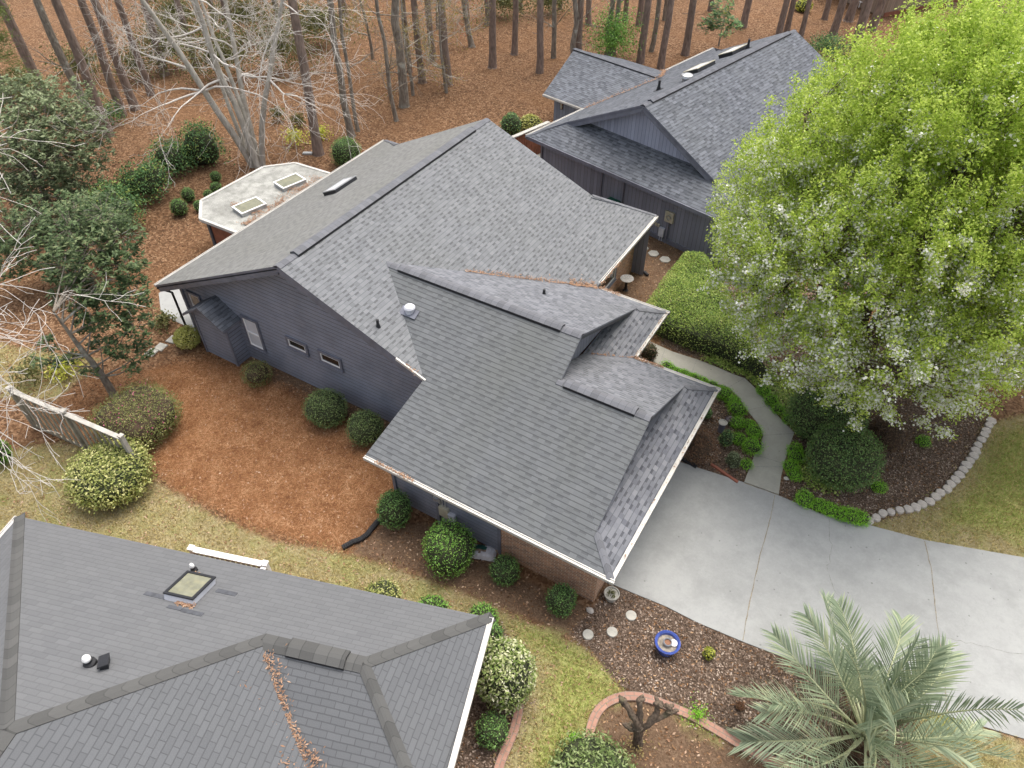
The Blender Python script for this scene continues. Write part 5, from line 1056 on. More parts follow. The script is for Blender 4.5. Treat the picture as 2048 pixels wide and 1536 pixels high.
# young pine with soft needles at the top left
b = at(85, 330); t = thing('pine_tree', 'young pine with soft drooping needles at the top left corner', 'tree', (b[0], b[1], 0)); rng = np.random.default_rng(51); mb = MB(); pts, dd = wander(V3(0, 0, -.1), V3(0, 0, 1), 11, 9, rng, .02, .05); mb.tube(pts, [.17 * (1 - .08 * i) for i in range(10)], 'pine_bark', 9, False); C = []
for k in range(46):
    z = rng.uniform(3.2, 11); a = rng.uniform(0, 6.28); L = rng.uniform(.8, 1.9) * (1.2 - z / 16); e = V3(math.cos(a) * L, math.sin(a) * L, z + .15); s = V3(0, 0, z - .3); mb.tube([s, e], [.03, .01], 'pine_bark', 4, False)
    for w in (.55, .75, .9, 1.0): C.append(s + (e - s) * w)
mb.build('trunk', t, True); v, f = clumps(np.array(C), 60, (.26, .26, .2), .34, rng, 0, .07, .2); np_mesh('crown', v, [f], ['needle'], parent=t)

# ------------------------------------------------------------------ shrubs and clipped bushes
g1 = 'clipped round bushes along the blue grey walls'
shrub(652, 818, 88, 82, 'clipped_bush', 'dark clipped round bush, larger of the two below the long gable wall', 'leaf_boxdark', .05, group=g1, seed=1, amp=.12)
shrub(731, 856, 76, 74, 'clipped_bush', 'dark clipped round bush tucked against the corner of gable wall and roof edge', 'leaf_boxdark', .05, group=g1, seed=2, amp=.13)
shrub(789, 1019, 70, 78, 'clipped_bush', 'green clipped bush at the end of the black drain pipe', 'leaf_box', .055, group=g1, seed=3, amp=.15)
shrub(897, 1093, 98, 100, 'clipped_bush', 'brightest and biggest clipped bush, beside the white bag', 'leaf_bright', .055, group=g1, seed=4, boxy=2.5, amp=.12)
shrub(1010, 1141, 62, 62, 'clipped_bush', 'small clipped bush in front of the brick wall, right of the white bag', 'leaf_box', .05, group=g1, seed=5, amp=.13)
shrub(1122, 1200, 56, 62, 'clipped_bush', 'squarish clipped bush nearest the brick corner', 'leaf_box', .05, group=g1, seed=6, boxy=3.0, amp=.06)
shrub(515, 747, 62, 56, 'scraggly_shrub', 'thin brown green shrub below the white window', 'leaf_azalea', .05, .6, seed=7, amp=.22, core='core_brown', corek=.7)
shrub(374, 676, 50, 46, 'golden_shrub', 'small golden variegated shrub beside the wall closet', 'leaf_gold', .08, 3.2, seed=8, amp=.12, corek=.68)
shrub(693, 306, 56, 54, 'clipped_bush', 'dense clipped bush behind the house near the rear roof edge', 'leaf_box', .06, group=g1, seed=9, boxy=3.0, amp=.05)
shrub(1022, 248, 46, 46, 'dark_shrub', 'blue green shrub between the two houses', 'leaf_camellia', .09, seed=10, amp=.16)
shrub(1060, 248, 44, 36, 'golden_shrub', 'yellow shrub next to the blue green one between the houses', 'leaf_gold', .1, 1.6, seed=11, amp=.18)
shrub(276, 836, 150, 112, 'azalea_hedge', 'boxy bronze green hedge flecked with pink flowers', 'leaf_azalea', .055, seed=12, boxy=3.2, amp=.08, core='core_brown', extra=('leaf_pink', .014, 1.1, lambda q: max(q[2] + .3, .01) ** 2 + .5 * (q[0] > 0)))
shrub(220, 946, 166, 128, 'variegated_shrub', 'big round yellow variegated bush at the end of the lattice fence', 'leaf_varieg', .09, 2.0, seed=13, amp=.14, fuzz=.13)
shrub(-2, 905, 46, 60, 'clipped_bush', 'green bush cut by the left edge below the lattice fence', 'leaf_bright', .06, group=g1, seed=14)
shrub(1008, 1348, 122, 132, 'variegated_shrub', 'cream edged bush at the right eave of the bottom left house', 'leaf_cream', .09, 1.9, seed=15, amp=.1, boxy=2.5)
shrub(984, 1462, 70, 70, 'clipped_bush', 'dark loose bush inside the brick edging by the bottom left house', 'leaf_box', .055, group=g1, seed=16, amp=.12)
shrub(1182, 1560, 185, 120, 'laurel_bush', 'glossy laurel bush cut by the bottom edge', 'leaf_laurel', .10, 1.5, seed=17, aspect=.4)
for k, (x, y, w, h, lf, lb) in enumerate(((765, 1196, 82, 46, 'leaf_varieg', 'low pale bush poking above the bottom left roof edge'), (862, 1222, 70, 44, 'leaf_bright', 'green bush half hidden by the bottom left roof edge'), (965, 1238, 66, 62, 'leaf_bright', 'leafy bush round the corner of the bottom left roof'), (985, 1268, 40, 60, 'leaf_box', 'narrow bush under the white gutter of the bottom left roof'), (880, 1540, 60, 40, 'leaf_cream', 'pale bush at the bottom edge below the white gutter'))):
    shrub(x, y, w, h, 'garden_bush', lb, lf, .07, seed=20 + k, amp=.12, group='bushes against the bottom left house')
shrub(1688, 915, 142, 128, 'clipped_bush', 'large clipped dark mound in the mulch bed beside the walkway', 'leaf_boxdark', .05, .9, seed=30, boxy=2.4, amp=.06, group='clipped mounds by the flowering tree', extra=('leaf_box', .5, 1.0, None))
shrub(1655, 828, 150, 110, 'clipped_bush', 'tall clipped dark mound behind the large one beside the walkway', 'leaf_boxdark', .05, .9, seed=31, boxy=2.3, amp=.08, group='clipped mounds by the flowering tree', extra=('leaf_box', .5, 1.0, None))
shrub(1775, 868, 88, 66, 'dark_shrub', 'low brown leaved shrub right of the clipped mound', 'leaf_burgundy', .06, .7, seed=32, amp=.2, core='core_brown', corek=.75)
shrub(1297, 706, 36, 38, 'burgundy_shrub', 'small burgundy shrub by the wing gutter and walkway', 'leaf_burgundy', .06, seed=33)
shrub(1397, 892, 78, 76, 'brown_shrub', 'brown twiggy shrub under the garage gutter', 'leaf_brown', .05, .6, seed=34, amp=.2, core='core_brown', corek=.6)
shrub(1412, 826, 26, 26, 'dark_shrub', 'small green shrub under the garage gutter corner', 'leaf_box', .05, seed=35); shrub(1452, 878, 28, 34, 'dark_shrub', 'dark leafy plant beside the pale garden pot', 'leaf_camellia', .06, .7, seed=36, amp=.25)
shrub(1466, 920, 30, 34, 'dark_shrub', 'grey green spreading plant near the driveway corner bed', 'leaf_holly', .05, .5, seed=37, amp=.25)
gb = 'little round bushes by the flat white roof'
for k, (x, y, w, lb) in enumerate(((358, 415, 34, 'largest little bush left of the flat white roof'), (376, 390, 28, 'little bush just behind the largest one by the flat white roof'), (431, 354, 22, 'furthest little bush beside the flat white roof'), (432, 376, 24, 'little bush near the side edge of the flat white roof'), (417, 391, 22, 'little bush touching the corner of the flat white roof'), (398, 412, 22, 'little bush half hidden by the white roof corner'))): shrub(x, y, w, w * 1.05, 'small_bush', lb, 'leaf_box', .06, group=gb, seed=50 + k)
gc = 'dark camellias in a row behind the house'
for k, (x, y, w, h, lb) in enumerate(((402, 290, 92, 84, 'camellia at the right end of the row, with a spiky top'), (345, 318, 84, 70, 'second camellia from the right end, with sparse top shoots'), (296, 362, 92, 84, 'third camellia from the right end, olive in its lower half'), (232, 418, 120, 100, 'wide camellia at the left end of the row'), (265, 372, 70, 60, 'camellia just behind the wide one at the left end'))):
    shrub(x, y, w, h, 'camellia_shrub', lb, 'leaf_camellia', .12, 1.1, group=gc, seed=60 + k, amp=.42, fuzz=.22, corek=.62, flat=.3, lob=22)
shrub(1228, 76, 100, 92, 'evergreen_shrub', 'rounded green shrub among trunks behind the charcoal roofed house', 'leaf_bright', .14, 1.5, seed=70, amp=.35, fuzz=.5, corek=0, lob=16)
shrub(1655, 98, 92, 34, 'low_hedge', 'low dark hedge beyond the charcoal roof and the flowering tree', 'leaf_camellia', .12, 1.1, seed=71, amp=.35, fuzz=.4, corek=0, lob=16); shrub(1608, 12, 34, 24, 'golden_shrub', 'yellowish clump in litter near the tan house', 'leaf_yellow', .12, .5, seed=72, amp=.3)
shrub(218, 228, 56, 50, 'evergreen_shrub', 'small green shrub at the foot of the left pine trunks', 'leaf_camellia', .11, 1.2, seed=73, amp=.35, fuzz=.35, corek=0)
gu = 'olive thicket at the top of the photo'
for k, (x, y, w, h) in enumerate(((330, 95, 150, 100), (440, 110, 170, 110), (560, 95, 150, 110), (630, 50, 160, 90), (480, 30, 170, 70), (350, 30, 150, 60), (270, 130, 90, 70), (160, 130, 110, 70), (1010, 8, 110, 34), (1100, 4, 90, 30))):
    w3 = ('over litter', 'behind bare pale stems', 'left of a leaning pine', 'above the leaning pine', 'at the top edge', 'at the top edge, left part', 'between two left pines', 'left of the left pines', 'in the far wood centre', 'in the far wood right of centre')[k]
    shrub(x, y, w, h, 'thicket_shrub', 'loose olive thicket shrub ' + w3, 'leaf_olive', .15, .85, group=gu, seed=80 + k, amp=.35, fuzz=.55, corek=0, flat=.2, lob=14)
for k, (x, y, w, h, lf, lb) in enumerate(((590, 275, 60, 40, 'leaf_yellow', 'yellow green weedy clump left of the leaning pine foot'), (640, 265, 46, 30, 'leaf_yellow', 'yellow green weedy clump behind the leaning pine foot'), (555, 228, 34, 30, 'leaf_olive', 'small dark weed clump beside the pale stems'), (595, 240, 34, 28, 'leaf_olive', 'small dark weed clump right of the other, near the leaning pine'), (325, 640, 50, 24, 'leaf_olive', 'low weeds beside the pale patio'), (60, 745, 90, 40, 'leaf_olive', 'grassy weeds above the lattice fence at left'), (130, 735, 70, 36, 'leaf_yellow', 'yellowish weeds above the lattice fence'))):
    shrub(x, y, w, h, 'weed_clump', lb, lf, .12, .4, seed=95 + k, amp=.3, fuzz=.5, corek=0, group='weedy clumps in the litter')
# hedge: a long box of leaves with a rounded top, following the walkway
def hedge(name, label, foot, h, leaf, size, seed, n):
    rng = np.random.default_rng(seed); q = np.array([p[:2] for p in foot]); lo, hi = q.min(0), q.max(0); c = rng.uniform(lo, hi, (n * 4, 2)); sd = poly_sd(c[:, 0], c[:, 1], foot); k = sd > 0; c, sd = c[k][:n], sd[k][:n]
    zt = h * (1 - .35 * np.exp(-sd * 5)) + .10 * np.sin(c[:, 0] * 1.9) * np.sin(c[:, 1] * 2.3) + rng.normal(0, .035, len(c)); side = rng.uniform(0, 1, len(c)) < np.exp(-sd * 4) * .8; zt = np.where(side, zt * rng.uniform(.05, 1, len(c)), zt)
    C = np.column_stack([c, zt]); nr = V3(0, 0, .8) + rand_dirs(len(c), rng) * .9; nr /= np.linalg.norm(nr, axis=1, keepdims=True); v, f = leaf_quads(C, nr, size * rng.uniform(.7, 1.3, len(c)), .55, rng)
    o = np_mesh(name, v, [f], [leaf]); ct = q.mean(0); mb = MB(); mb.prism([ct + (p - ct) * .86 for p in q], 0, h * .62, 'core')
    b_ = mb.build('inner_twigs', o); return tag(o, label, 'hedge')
hf = P((1360, 536), (1405, 545), (1440, 600), (1470, 660), (1515, 730), (1545, 790), (1510, 762), (1440, 728), (1370, 703), (1306, 676), (1275, 655), (1310, 600))
hedge('hedge', 'wide flat topped olive hedge between the wing and the flowering tree', hf, 1.15, 'leaf_hedge', .06, 90, 26000)
# creeping lime green mounds along the walk and drive
gl = 'lime green creeping mounds along walkway and driveway'
MOUNDS = [(1336, 736, 27), (1352, 742, 20), (1368, 748, 22), (1386, 756, 24), (1406, 764, 22), (1424, 772, 22), (1446, 786, 30), (1466, 802, 28), (1476, 818, 30), (1474, 846, 26), (1500, 848, 22), (1509, 864, 28), (1477, 878, 24), (1504, 892, 34), (1492, 928, 22), (1527, 782, 24), (1542, 802, 24), (1557, 818, 22), (1577, 838, 22), (1592, 900, 28), (1591, 914, 26), (1582, 932, 28), (1590, 950, 24), (1608, 997, 34), (1638, 1010, 28), (1660, 1018, 30), (1682, 1027, 30), (1703, 1032, 34), (1722, 1036, 30), (1847, 883, 22), (1758, 973, 26)]
for k, (x, y, w) in enumerate(MOUNDS):
    if k < 15: s = 'on the house side of the walkway, %s along from the wing' % (ORD[k] if k < 15 else '')
    elif k < 23: s = 'on the tree side of the walkway, %s going towards the driveway' % ORD[k - 15]
    elif k < 29: s = 'along the driveway edge, %s from the walkway' % ORD[k - 23]
    else: s = ('alone in the mulch near the stone edging', 'thin and yellowish, alone in mulch below the clipped mound')[k - 29]
    shrub(x, y, w * 1.3, w * .5, 'creeping_plant', 'lime green creeping mound ' + s, 'leaf_lime', .04, 1.0, cat='plant', group=gl, seed=200 + k, amp=.3, corek=.72, fuzz=.24)
shrub(1418, 1307, 22, 26, 'small_plant', 'small orange green plant in mulch right of the blue pot', 'leaf_azalea', .05, .8, cat='plant', seed=240, amp=.2, extra=('leaf_yellow', .4, 1, None)); shrub(1480, 1412, 18, 16, 'small_plant', 'tiny rusty plant in mulch left of the palm', 'leaf_brown', .05, .8, cat='plant', seed=241)
shrub(1150, 1478, 24, 20, 'small_plant', 'bright green weed by the rose brick edging', 'leaf_lime', .05, .7, cat='plant', seed=242); shrub(1396, 1428, 46, 14, 'small_plant', 'green weed strip outside the curved brick edging', 'leaf_lime', .045, .35, cat='plant', seed=243, amp=.3, corek=0, fuzz=.7)

# ------------------------------------------------------------------ palm
pc = at(1736, 1462, 1.6); t = thing('palm_tree', 'silvery feather palm beside the driveway at bottom right', 'palm', (pc[0], pc[1], 0)); rng = np.random.default_rng(61)
mb = MB(); mb.tube([(0, 0, -.1), (0, 0, .5), (0, 0, 1.1), (0, 0, 1.45)], [.36, .34, .38, .26], 'palm_fibre', 14)
for k in range(46):
    a = 2.399 * k; z = .25 + k * .024; d = V3(math.cos(a), math.sin(a), 0); mb.tube([d * .3 + V3(0, 0, z), d * .48 + V3(0, 0, z + .22), d * .5 + V3(0, 0, z + .34)], [.07, .05, .02], 'palm_fibre', 5)
mb.build('trunk', t)
NF = 34
for k in range(NF):
    a = 2.399 * k + rng.uniform(-.15, .15); f_ = k / NF; el = rad(84 - 86 * f_ ** .85 + rng.uniform(-11, 11)); L = rng.uniform(2.5, 3.3); curl = rng.normal(0, .035); roll = rng.normal(0, .35); dr = rng.uniform(.45, 1.15) * (1 - .1 * (f_ < .15)); mb = MB(); d = V3(math.cos(a) * math.cos(el), math.sin(a) * math.cos(el), math.sin(el)); pts = [V3(0, 0, 1.42) + d * .1 * V3(1, 1, 0)]; dd = d.copy(); ns = 14
    for i in range(ns): dd = unit(dd + V3(0, 0, -(.055 + .13 * (i / ns) ** 1.5) * dr) + V3(-math.sin(a), math.cos(a), 0) * curl); pts.append(pts[-1] + dd * L / ns)
    mb.tube(pts, [.035 * (1 - .9 * i / ns) + .003 for i in range(ns + 1)], 'rachis', 5, False); fr = mb.build('frond_rib', t)
    Cv, Fv = [], []; m_ = 44; hz = unit(V3(-math.sin(a), math.cos(a), roll))
    for j in range(m_):
        w = .2 + .8 * (j + .5) / m_; x = w * ns; i = min(int(x), ns - 1); p = pts[i] + (pts[i + 1] - pts[i]) * (x - i); tg = unit(pts[i + 1] - pts[i]); upv = unit(np.cross(hz, tg)); upv = upv if upv[2] > 0 else -upv
        ll = .82 * math.sin(math.pi * min(1, .22 + .70 * w)) ** .7 * rng.uniform(.75, 1.15)
        for s in (-1, 1):
            ld = unit(hz * s * .72 + tg * (.55 + .5 * w) + upv * (.5 + .35 * rng.uniform()) + rng.normal(0, .06, 3)); wv = unit(np.cross(ld, upv + hz * s * .3)) * .0165; e1 = p + ld * ll * .55; e2 = p + ld * ll - V3(0, 0, .10 * ll); i0 = len(Cv); Cv += [p - wv * .6, p + wv * .6, e1 + wv, e1 - wv, e2]; Fv.append((i0, i0 + 1, i0 + 2, i0 + 3)); Fv.append((i0 + 3, i0 + 2, i0 + 4, i0 + 4))
    q4 = np.array([f for f in Fv if len(set(f)) == 4]); q3 = np.array([f[:3] for f in Fv if len(set(f)) == 3]); np_mesh('leaflets', np.array(Cv), [q4, q3], ['frond'], parent=fr)
# pruned stump of a crape myrtle
b = at(1277, 1490); t = thing('pruned_tree', 'knobbly tree cut back to thick stubs inside the curved brick edging', 'tree', (b[0], b[1], 0)); rng = np.random.default_rng(62); mb = MB()
def stub(px_pts, zs, r0, r1):
    pts = [at(x, y, z) - V3(b[0], b[1], 0) for (x, y), z in zip(px_pts, zs)]; n = len(pts); rr = [r0 + (r1 - r0) * i / (n - 1) for i in range(n)]; pts2, r2 = [], []
    for i in range(n - 1):
        for w in (0, .33, .66): pts2.append(pts[i] + (pts[i + 1] - pts[i]) * w + rng.normal(0, .012, 3)); r2.append((rr[i] + (rr[i + 1] - rr[i]) * w) * rng.uniform(.85, 1.2))
    pts2.append(pts[-1]); r2.append(rr[-1] * 1.45); mb.tube(pts2, r2, 'stump_bark', 9)
    for _ in range(4): d = rand_dirs(1, rng)[0] * V3(1, 1, .4) + V3(0, 0, .4); mb.tube([pts[-1], pts[-1] + d * .07, pts[-1] + d * .15], [.05, .055, .03], 'stump_bark', 6)
stub([(1277, 1490), (1277, 1470), (1276, 1452)], [-.05, .5, .95], .12, .10); stub([(1276, 1455), (1270, 1435), (1252, 1412), (1247, 1402)], [.95, 1.3, 1.55, 1.7], .09, .06); stub([(1276, 1452), (1279, 1425), (1279, 1400)], [.95, 1.4, 1.8], .085, .055)
stub([(1278, 1462), (1297, 1448), (1312, 1424), (1318, 1406)], [.7, 1.1, 1.4, 1.65], .08, .05); stub([(1300, 1444), (1325, 1433), (1343, 1424)], [1.1, 1.3, 1.4], .065, .05); stub([(1275, 1462), (1264, 1459), (1257, 1456)], [.65, .7, .75], .05, .03); stub([(1340, 1426), (1337, 1416)], [1.4, 1.55], .045, .035)
mb.build('trunk', t, True)
rng = np.random.default_rng(63); v, f = clumps(rng.normal(0, .16, (30, 3)) * V3(1, 1, 0) + V3(-.05, -.05, .12), 6, (.06, .06, .07), .07, rng, 0, .4); np_mesh('sprout', v, [f], ['grass_dry'], parent=t)

# ------------------------------------------------------------------ fences, edging, pots and other garden things
def lattice_fence(name, label, A, B, h, boards, mat='fence'):
    A = np.array(A, float); B = np.array(B, float); L = np.linalg.norm(B - A); e = unit(B - A); n = V3(-e[1], e[0], 0); t = thing(name, label, 'fence', A); ax = (e, n, V3(0, 0, 1))
    for k, s in enumerate((0, L / 2, L)): MB().box(e * s + V3(0, 0, h / 2 + .06), (.12, .12, h + .14), mat if k < 2 else 'fence_top', ax).box(e * s + V3(0, 0, h + .15), (.15, .15, .05), 'fence_top', ax).build('post', t)
    mb = MB(); mb.box(e * L / 2 + V3(0, 0, h + .02), (L, .15, .05), 'fence_top', ax); mb.box(e * L / 2 + V3(0, 0, h - .06), (L, .05, .09), mat, ax); mb.box(e * L / 2 + V3(0, 0, .12), (L, .05, .09), mat, ax); mb.build('rail', t)
    mb = MB(); m_ = int(L / .145)
    for k in range(m_):
        s = (k + .5) * L / m_; off = .035 if k % 2 else -.035; mb.box(e * s + n * off + V3(0, 0, h / 2), (.125, .018, h - .2), mat, ax)
    mb.build('boards', t); return t
zf = 1.75
lattice_fence('lattice_fence', 'weathered shadow board fence with a pale top rail at the left', at(22, 782, zf) * V3(1, 1, 0), at(245, 878, zf) * V3(1, 1, 0), zf, 1)
A, B = at(383, 1097, 1.5) * V3(1, 1, 0), at(530, 1128, 1.5) * V3(1, 1, 0); e = unit(B - A); n = V3(-e[1], e[0], 0); t = thing('rail_fence', 'short white railing half hidden behind the bottom left roof', 'fence', A); L = np.linalg.norm(B - A); ax = (e, n, V3(0, 0, 1))
for s in (0, L): MB().box(e * s + V3(0, 0, .75), (.12, .12, 1.5), 'white_clean', ax).box(e * s + V3(0, 0, 1.53), (.16, .16, .06), 'white_clean', ax).build('post', t)
MB().box(e * L / 2 + V3(0, 0, 1.46), (L, .16, .06), 'white_clean', ax).build('rail', t); mb = MB(); mb.box(e * L / 2 + V3(0, 0, 1.36), (L, .05, .1), 'fence', ax); mb.box(e * L / 2 + V3(0, 0, .2), (L, .05, .1), 'fence', ax)
for k in range(14): mb.box(e * (k + .5) * L / 14 + V3(0, 0, .78), (.09, .02, 1.1), 'fence', ax)
mb.build('boards', t); MB().bar(V3(*(e * L)) + V3(0, 0, 1.46), e * L - n * 1.3 + V3(0, 0, 1.46), .14, .06, 'white_clean').build('rail', t)
# deck fence and chair between the houses
A, B = at(1020, 276, 1.6) * V3(1, 1, 0), at(1098, 243, 1.6) * V3(1, 1, 0); e = unit(B - A); n = V3(-e[1], e[0], 0); L = np.linalg.norm(B - A); ax = (e, n, V3(0, 0, 1)); t = thing('deck_fence', 'red brown deck fence with a pale cap between the two houses', 'fence', A)
MB().box(e * L / 2 + V3(0, 0, 1.58), (L, .22, .05), 'fence_top', ax).build('rail', t); mb = MB(); [mb.box(e * (k + .5) * L / 22 + V3(0, 0, .8), (L / 22 * .8, .03, 1.5), 'redwood', ax) for k in range(22)]; mb.build('boards', t)
slab('terrace', P((1010, 300), (1095, 262), (1130, 330), (1050, 380)), .05, 'walk')
c = at(1078, 297) ; t = thing('garden_chair', 'black iron garden chair beside the charcoal roofed house', 'chair', c, .6)
mb = MB(); mb.lathe([(0, .44), (.22, .44), (.23, .46), (0, .47)], 'black_metal', 14); mb.build('seat', t)
mb = MB(); mb.tube([(-.2, .2, .45), (-.2, .24, .8), (0, .27, .98), (.2, .24, .8), (.2, .2, .45)], .018, 'black_metal', 6); [mb.tube([(x, .21, .46), (x * .8, .26, .9)], .012, 'black_metal', 5) for x in (-.1, 0, .1)]; mb.build('backrest', t)
for sx in (-1, 1):
    for sy in (-1, 1): MB().tube([(sx * .17, sy * .17, .45), (sx * .21, sy * .21, 0)], .015, 'black_metal', 5).build('leg', t)
# stepping stones
def disc(x, y, w, name, label, group, n=24, sq=False, rz=0.0, asp=1.0):
    c = at(x, y); r = w / 2 / FPX * depth(c); mb = MB(); pts = [(math.cos(2 * math.pi * k / n + rz) * r, math.sin(2 * math.pi * k / n + rz) * r * asp) for k in range(n)]
    top = [(p[0] * .95, p[1] * .95, .05) for p in pts]; mb.poly(top, 'paver')
    for k in range(n): k2 = (k + 1) % n; mb.poly([(*pts[k], -.02), (*pts[k2], -.02), (*pts[k2], .035), (*pts[k], .035)], 'paver'); mb.poly([(*pts[k], .035), (*pts[k2], .035), top[k2], top[k]], 'paver')
    o = mb.build(name); o.location = (c[0], c[1], 0); return tag(o, label, 'paving stone', group)
for x, y, lb in ((1262, 1232, 'whitest round stepping stone, nearest the driveway'), (1224, 1265, 'middle round stepping stone in the dark mulch'), (1176, 1270, 'mossy round stepping stone nearest the lawn')): disc(x, y, 22, 'stepping_stone', lb, 'round stepping stones in mulch')
for x, y, lb in ((1286, 497, 'pale hexagonal stone closest to the downspout'), (1307, 508, 'middle pale hexagonal stone by the hedge'), (1330, 520, 'pale hexagonal stone partly under the hedge')): disc(x, y, 23, 'stepping_stone', lb, 'hexagonal stones by the hedge', 6, rz=.35)
for x, y, lb in ((346, 680, 'square slab next to the golden shrub'), (322, 695, 'middle square slab of the short path left of the house'), (303, 706, 'square slab nearest the magnolia')): disc(x, y, 28, 'paving_slab', lb, 'square slabs left of the house', 4, rz=.95)
# stone edging along the lawn
pts = [(965, 915), (1013, 895), (1060, 865), (1118, 857), (1178, 845), (1238, 838), (1290, 825), (1335, 805), (1385, 783), (1425, 750), (1462, 725), (1505, 695), (1533, 665), (1562, 632), (1592, 598), (1618, 562), (1642, 530), (1668, 500), (1692, 465), (1706, 430), (1722, 393), (1748, 355), (1763, 320), (1778, 290), (1795, 255), (1812, 222)]
NW = ['one', 'two', 'three', 'four', 'five', 'six', 'seven', 'eight', 'nine', 'ten', 'eleven', 'twelve', 'thirteen', 'fourteen', 'fifteen', 'sixteen', 'seventeen', 'eighteen', 'nineteen', 'twenty', 'twenty one', 'twenty two', 'twenty three', 'twenty four', 'twenty five']
for k, (x, y) in enumerate(pts):
    c = at(1460 + x / 3.483, 780 + y / 3.483); r = random.uniform(.135, .165); mb = MB(); n = 8; pr_ = [r * random.uniform(.86, 1.12) for _ in range(n)]; ang = random.uniform(0, 6)
    ring = lambda s, z: [(math.cos(2 * math.pi * i / n + ang) * pr_[i] * s, math.sin(2 * math.pi * i / n + ang) * pr_[i] * s, z) for i in range(n)]
    R0, R1, R2_ = ring(1, -.03), ring(1, .075), ring(.93, .095); mb.poly(R2_, 'edge_stone')
    for i in range(n): i2 = (i + 1) % n; mb.poly([R0[i], R0[i2], R1[i2], R1[i]], 'edge_stone'); mb.poly([R1[i], R1[i2], R2_[i2], R2_[i]], 'edge_stone')
    o = mb.build('edging_stone'); o.location = (c[0], c[1], 0)
    tag(o, 'grey edging stone touching the driveway' if k == 0 else 'grey rounded edging stone, %s stones along the bed from the driveway' % NW[k - 1], 'stone', 'grey edging stones round the mulch bed')
# brick edging strips
def brick_strip(label, px, w):
    q = [at(a, b) for a, b in px]; out = []
    for i in range(len(q) - 1):
        p0 = q[max(i - 1, 0)]; p1 = q[i]; p2 = q[i + 1]; p3 = q[min(i + 2, len(q) - 1)]
        for s in np.linspace(0, 1, 8, endpoint=False): out.append(.5 * ((2 * p1) + (p2 - p0) * s + (2 * p0 - 5 * p1 + 4 * p2 - p3) * s * s + (3 * p1 - p0 - 3 * p2 + p3) * s ** 3))
    out.append(q[-1]); mb = MB(); u = 0
    for i in range(len(out) - 1):
        a, b = out[i], out[i + 1]; l = np.linalg.norm(b - a)
        na = unit(np.cross((0, 0, 1), out[min(i + 1, len(out) - 1)] - out[max(i - 1, 0)])); nb = unit(np.cross((0, 0, 1), out[min(i + 2, len(out) - 1)] - out[i])); z = V3(0, 0, .07); A0, A1, B0, B1 = a - na * w / 2 + z, a + na * w / 2 + z, b - nb * w / 2 + z, b + nb * w / 2 + z
        mb.poly([A0, B0, B1, A1], 'edge_brick', [(u, 0), (u + l, 0), (u + l, w * .72), (u, w * .72)])
        mb.poly([A1, B1, B1 - z * 1.2, A1 - z * 1.2], 'edge_brick', [(u, 0), (u + l, 0), (u + l, .08), (u, .08)]); mb.poly([A0 - z * 1.2, B0 - z * 1.2, B0, A0], 'edge_brick', [(u, 0), (u + l, 0), (u + l, .08), (u, .08)]); u += l
    tag(mb.build('brick_edging'), label, 'edging', 'rose brick edgings')
brick_strip('rose brick edging curving round the pruned tree', [(1172, 1500), (1180, 1462), (1192, 1430), (1212, 1408), (1245, 1395), (1285, 1396), (1330, 1411), (1380, 1432), (1440, 1466), (1500, 1502), (1560, 1528), (1640, 1548)], .22)
brick_strip('rose brick edging beside the bottom left house', [(1040, 1395), (1036, 1430), (1027, 1465), (1012, 1500), (1000, 1530), (990, 1570)], .22)
# pots
c = at(1331, 1298); t = thing('glazed_pot', 'wide cobalt blue bowl with a ring and white disc inside', 'pot', c); r = .315
MB().lathe([(0, .0), (.2, .0), (.24, .05), (r, .34), (r + .015, .38), (r - .02, .40), (r - .055, .37), (r - .07, .30)], 'blue_glaze', 32).build('bowl', t); MB().lathe([(0, .305), (r - .07, .30)], 'potsoil', 28).build('soil', t)
MB().lathe([(.08, .3), (.11, .34), (.115, .40), (.10, .415), (.085, .40), (.085, .36)], 'grey_metal', 22).lathe([(0, .36), (.085, .36)], 'terracotta', 20).build('inner_cup', t); dsk = MB().lathe([(0, .345), (.095, .345), (.095, .335), (0, .335)], 'white_clean', 20, tuple(unit(_r * V3(1, 1, 0)) * .16)).build('white_disc', t)
c = at(1222, 1196); t = thing('planter', 'round weathered planter with sprigs at the brick corner', 'pot', c); MB().lathe([(0, 0), (.14, 0), (.2, .22), (.215, .26), (.19, .265), (.175, .22), (0, .215)], 'paver', 22).build('pot', t); rng = np.random.default_rng(71); v, f = clumps(rng.normal(0, .07, (16, 3)) * V3(1, 1, .4) + V3(0, 0, .27), 7, (.03, .03, .03), .05, rng, 0); np_mesh('plant', v, [f], ['leaf_olive'], parent=t)
c = at(1441, 862); t = thing('planter', 'tall pale rimmed pot in the bed by the garage gutter', 'pot', c); MB().lathe([(0, 0), (.1, 0), (.11, .38), (.13, .4)], 'trim', 18).lathe([(.13, .40), (.15, .43), (.12, .45), (.1, .41), (0, .40)], 'paver', 18).build('pot', t)
c = at(1458, 846); o = MB().lathe([(0, 0), (.15, .02), (.19, .12), (.16, .22), (.08, .27), (0, .28)], 'darkball', 18).build('garden_ball'); o.location = tuple(c); tag(o, 'dark round garden ornament beside the pale rimmed pot', 'ornament')
# birdbath of mosaic glass
c = at(1251, 580); t = thing('birdbath', 'mosaic birdbath on a short dark stem below the brick window', 'birdbath', c); MB().lathe([(.13, 0), (.07, .06), (.05, .3), (.08, .5)], 'black_metal', 16).build('stem', t); MB().lathe([(0, .50), (.16, .50), (.27, .57), (.275, .59), (.24, .575), (0, .54)], 'mosaic', 24).build('basin', t)
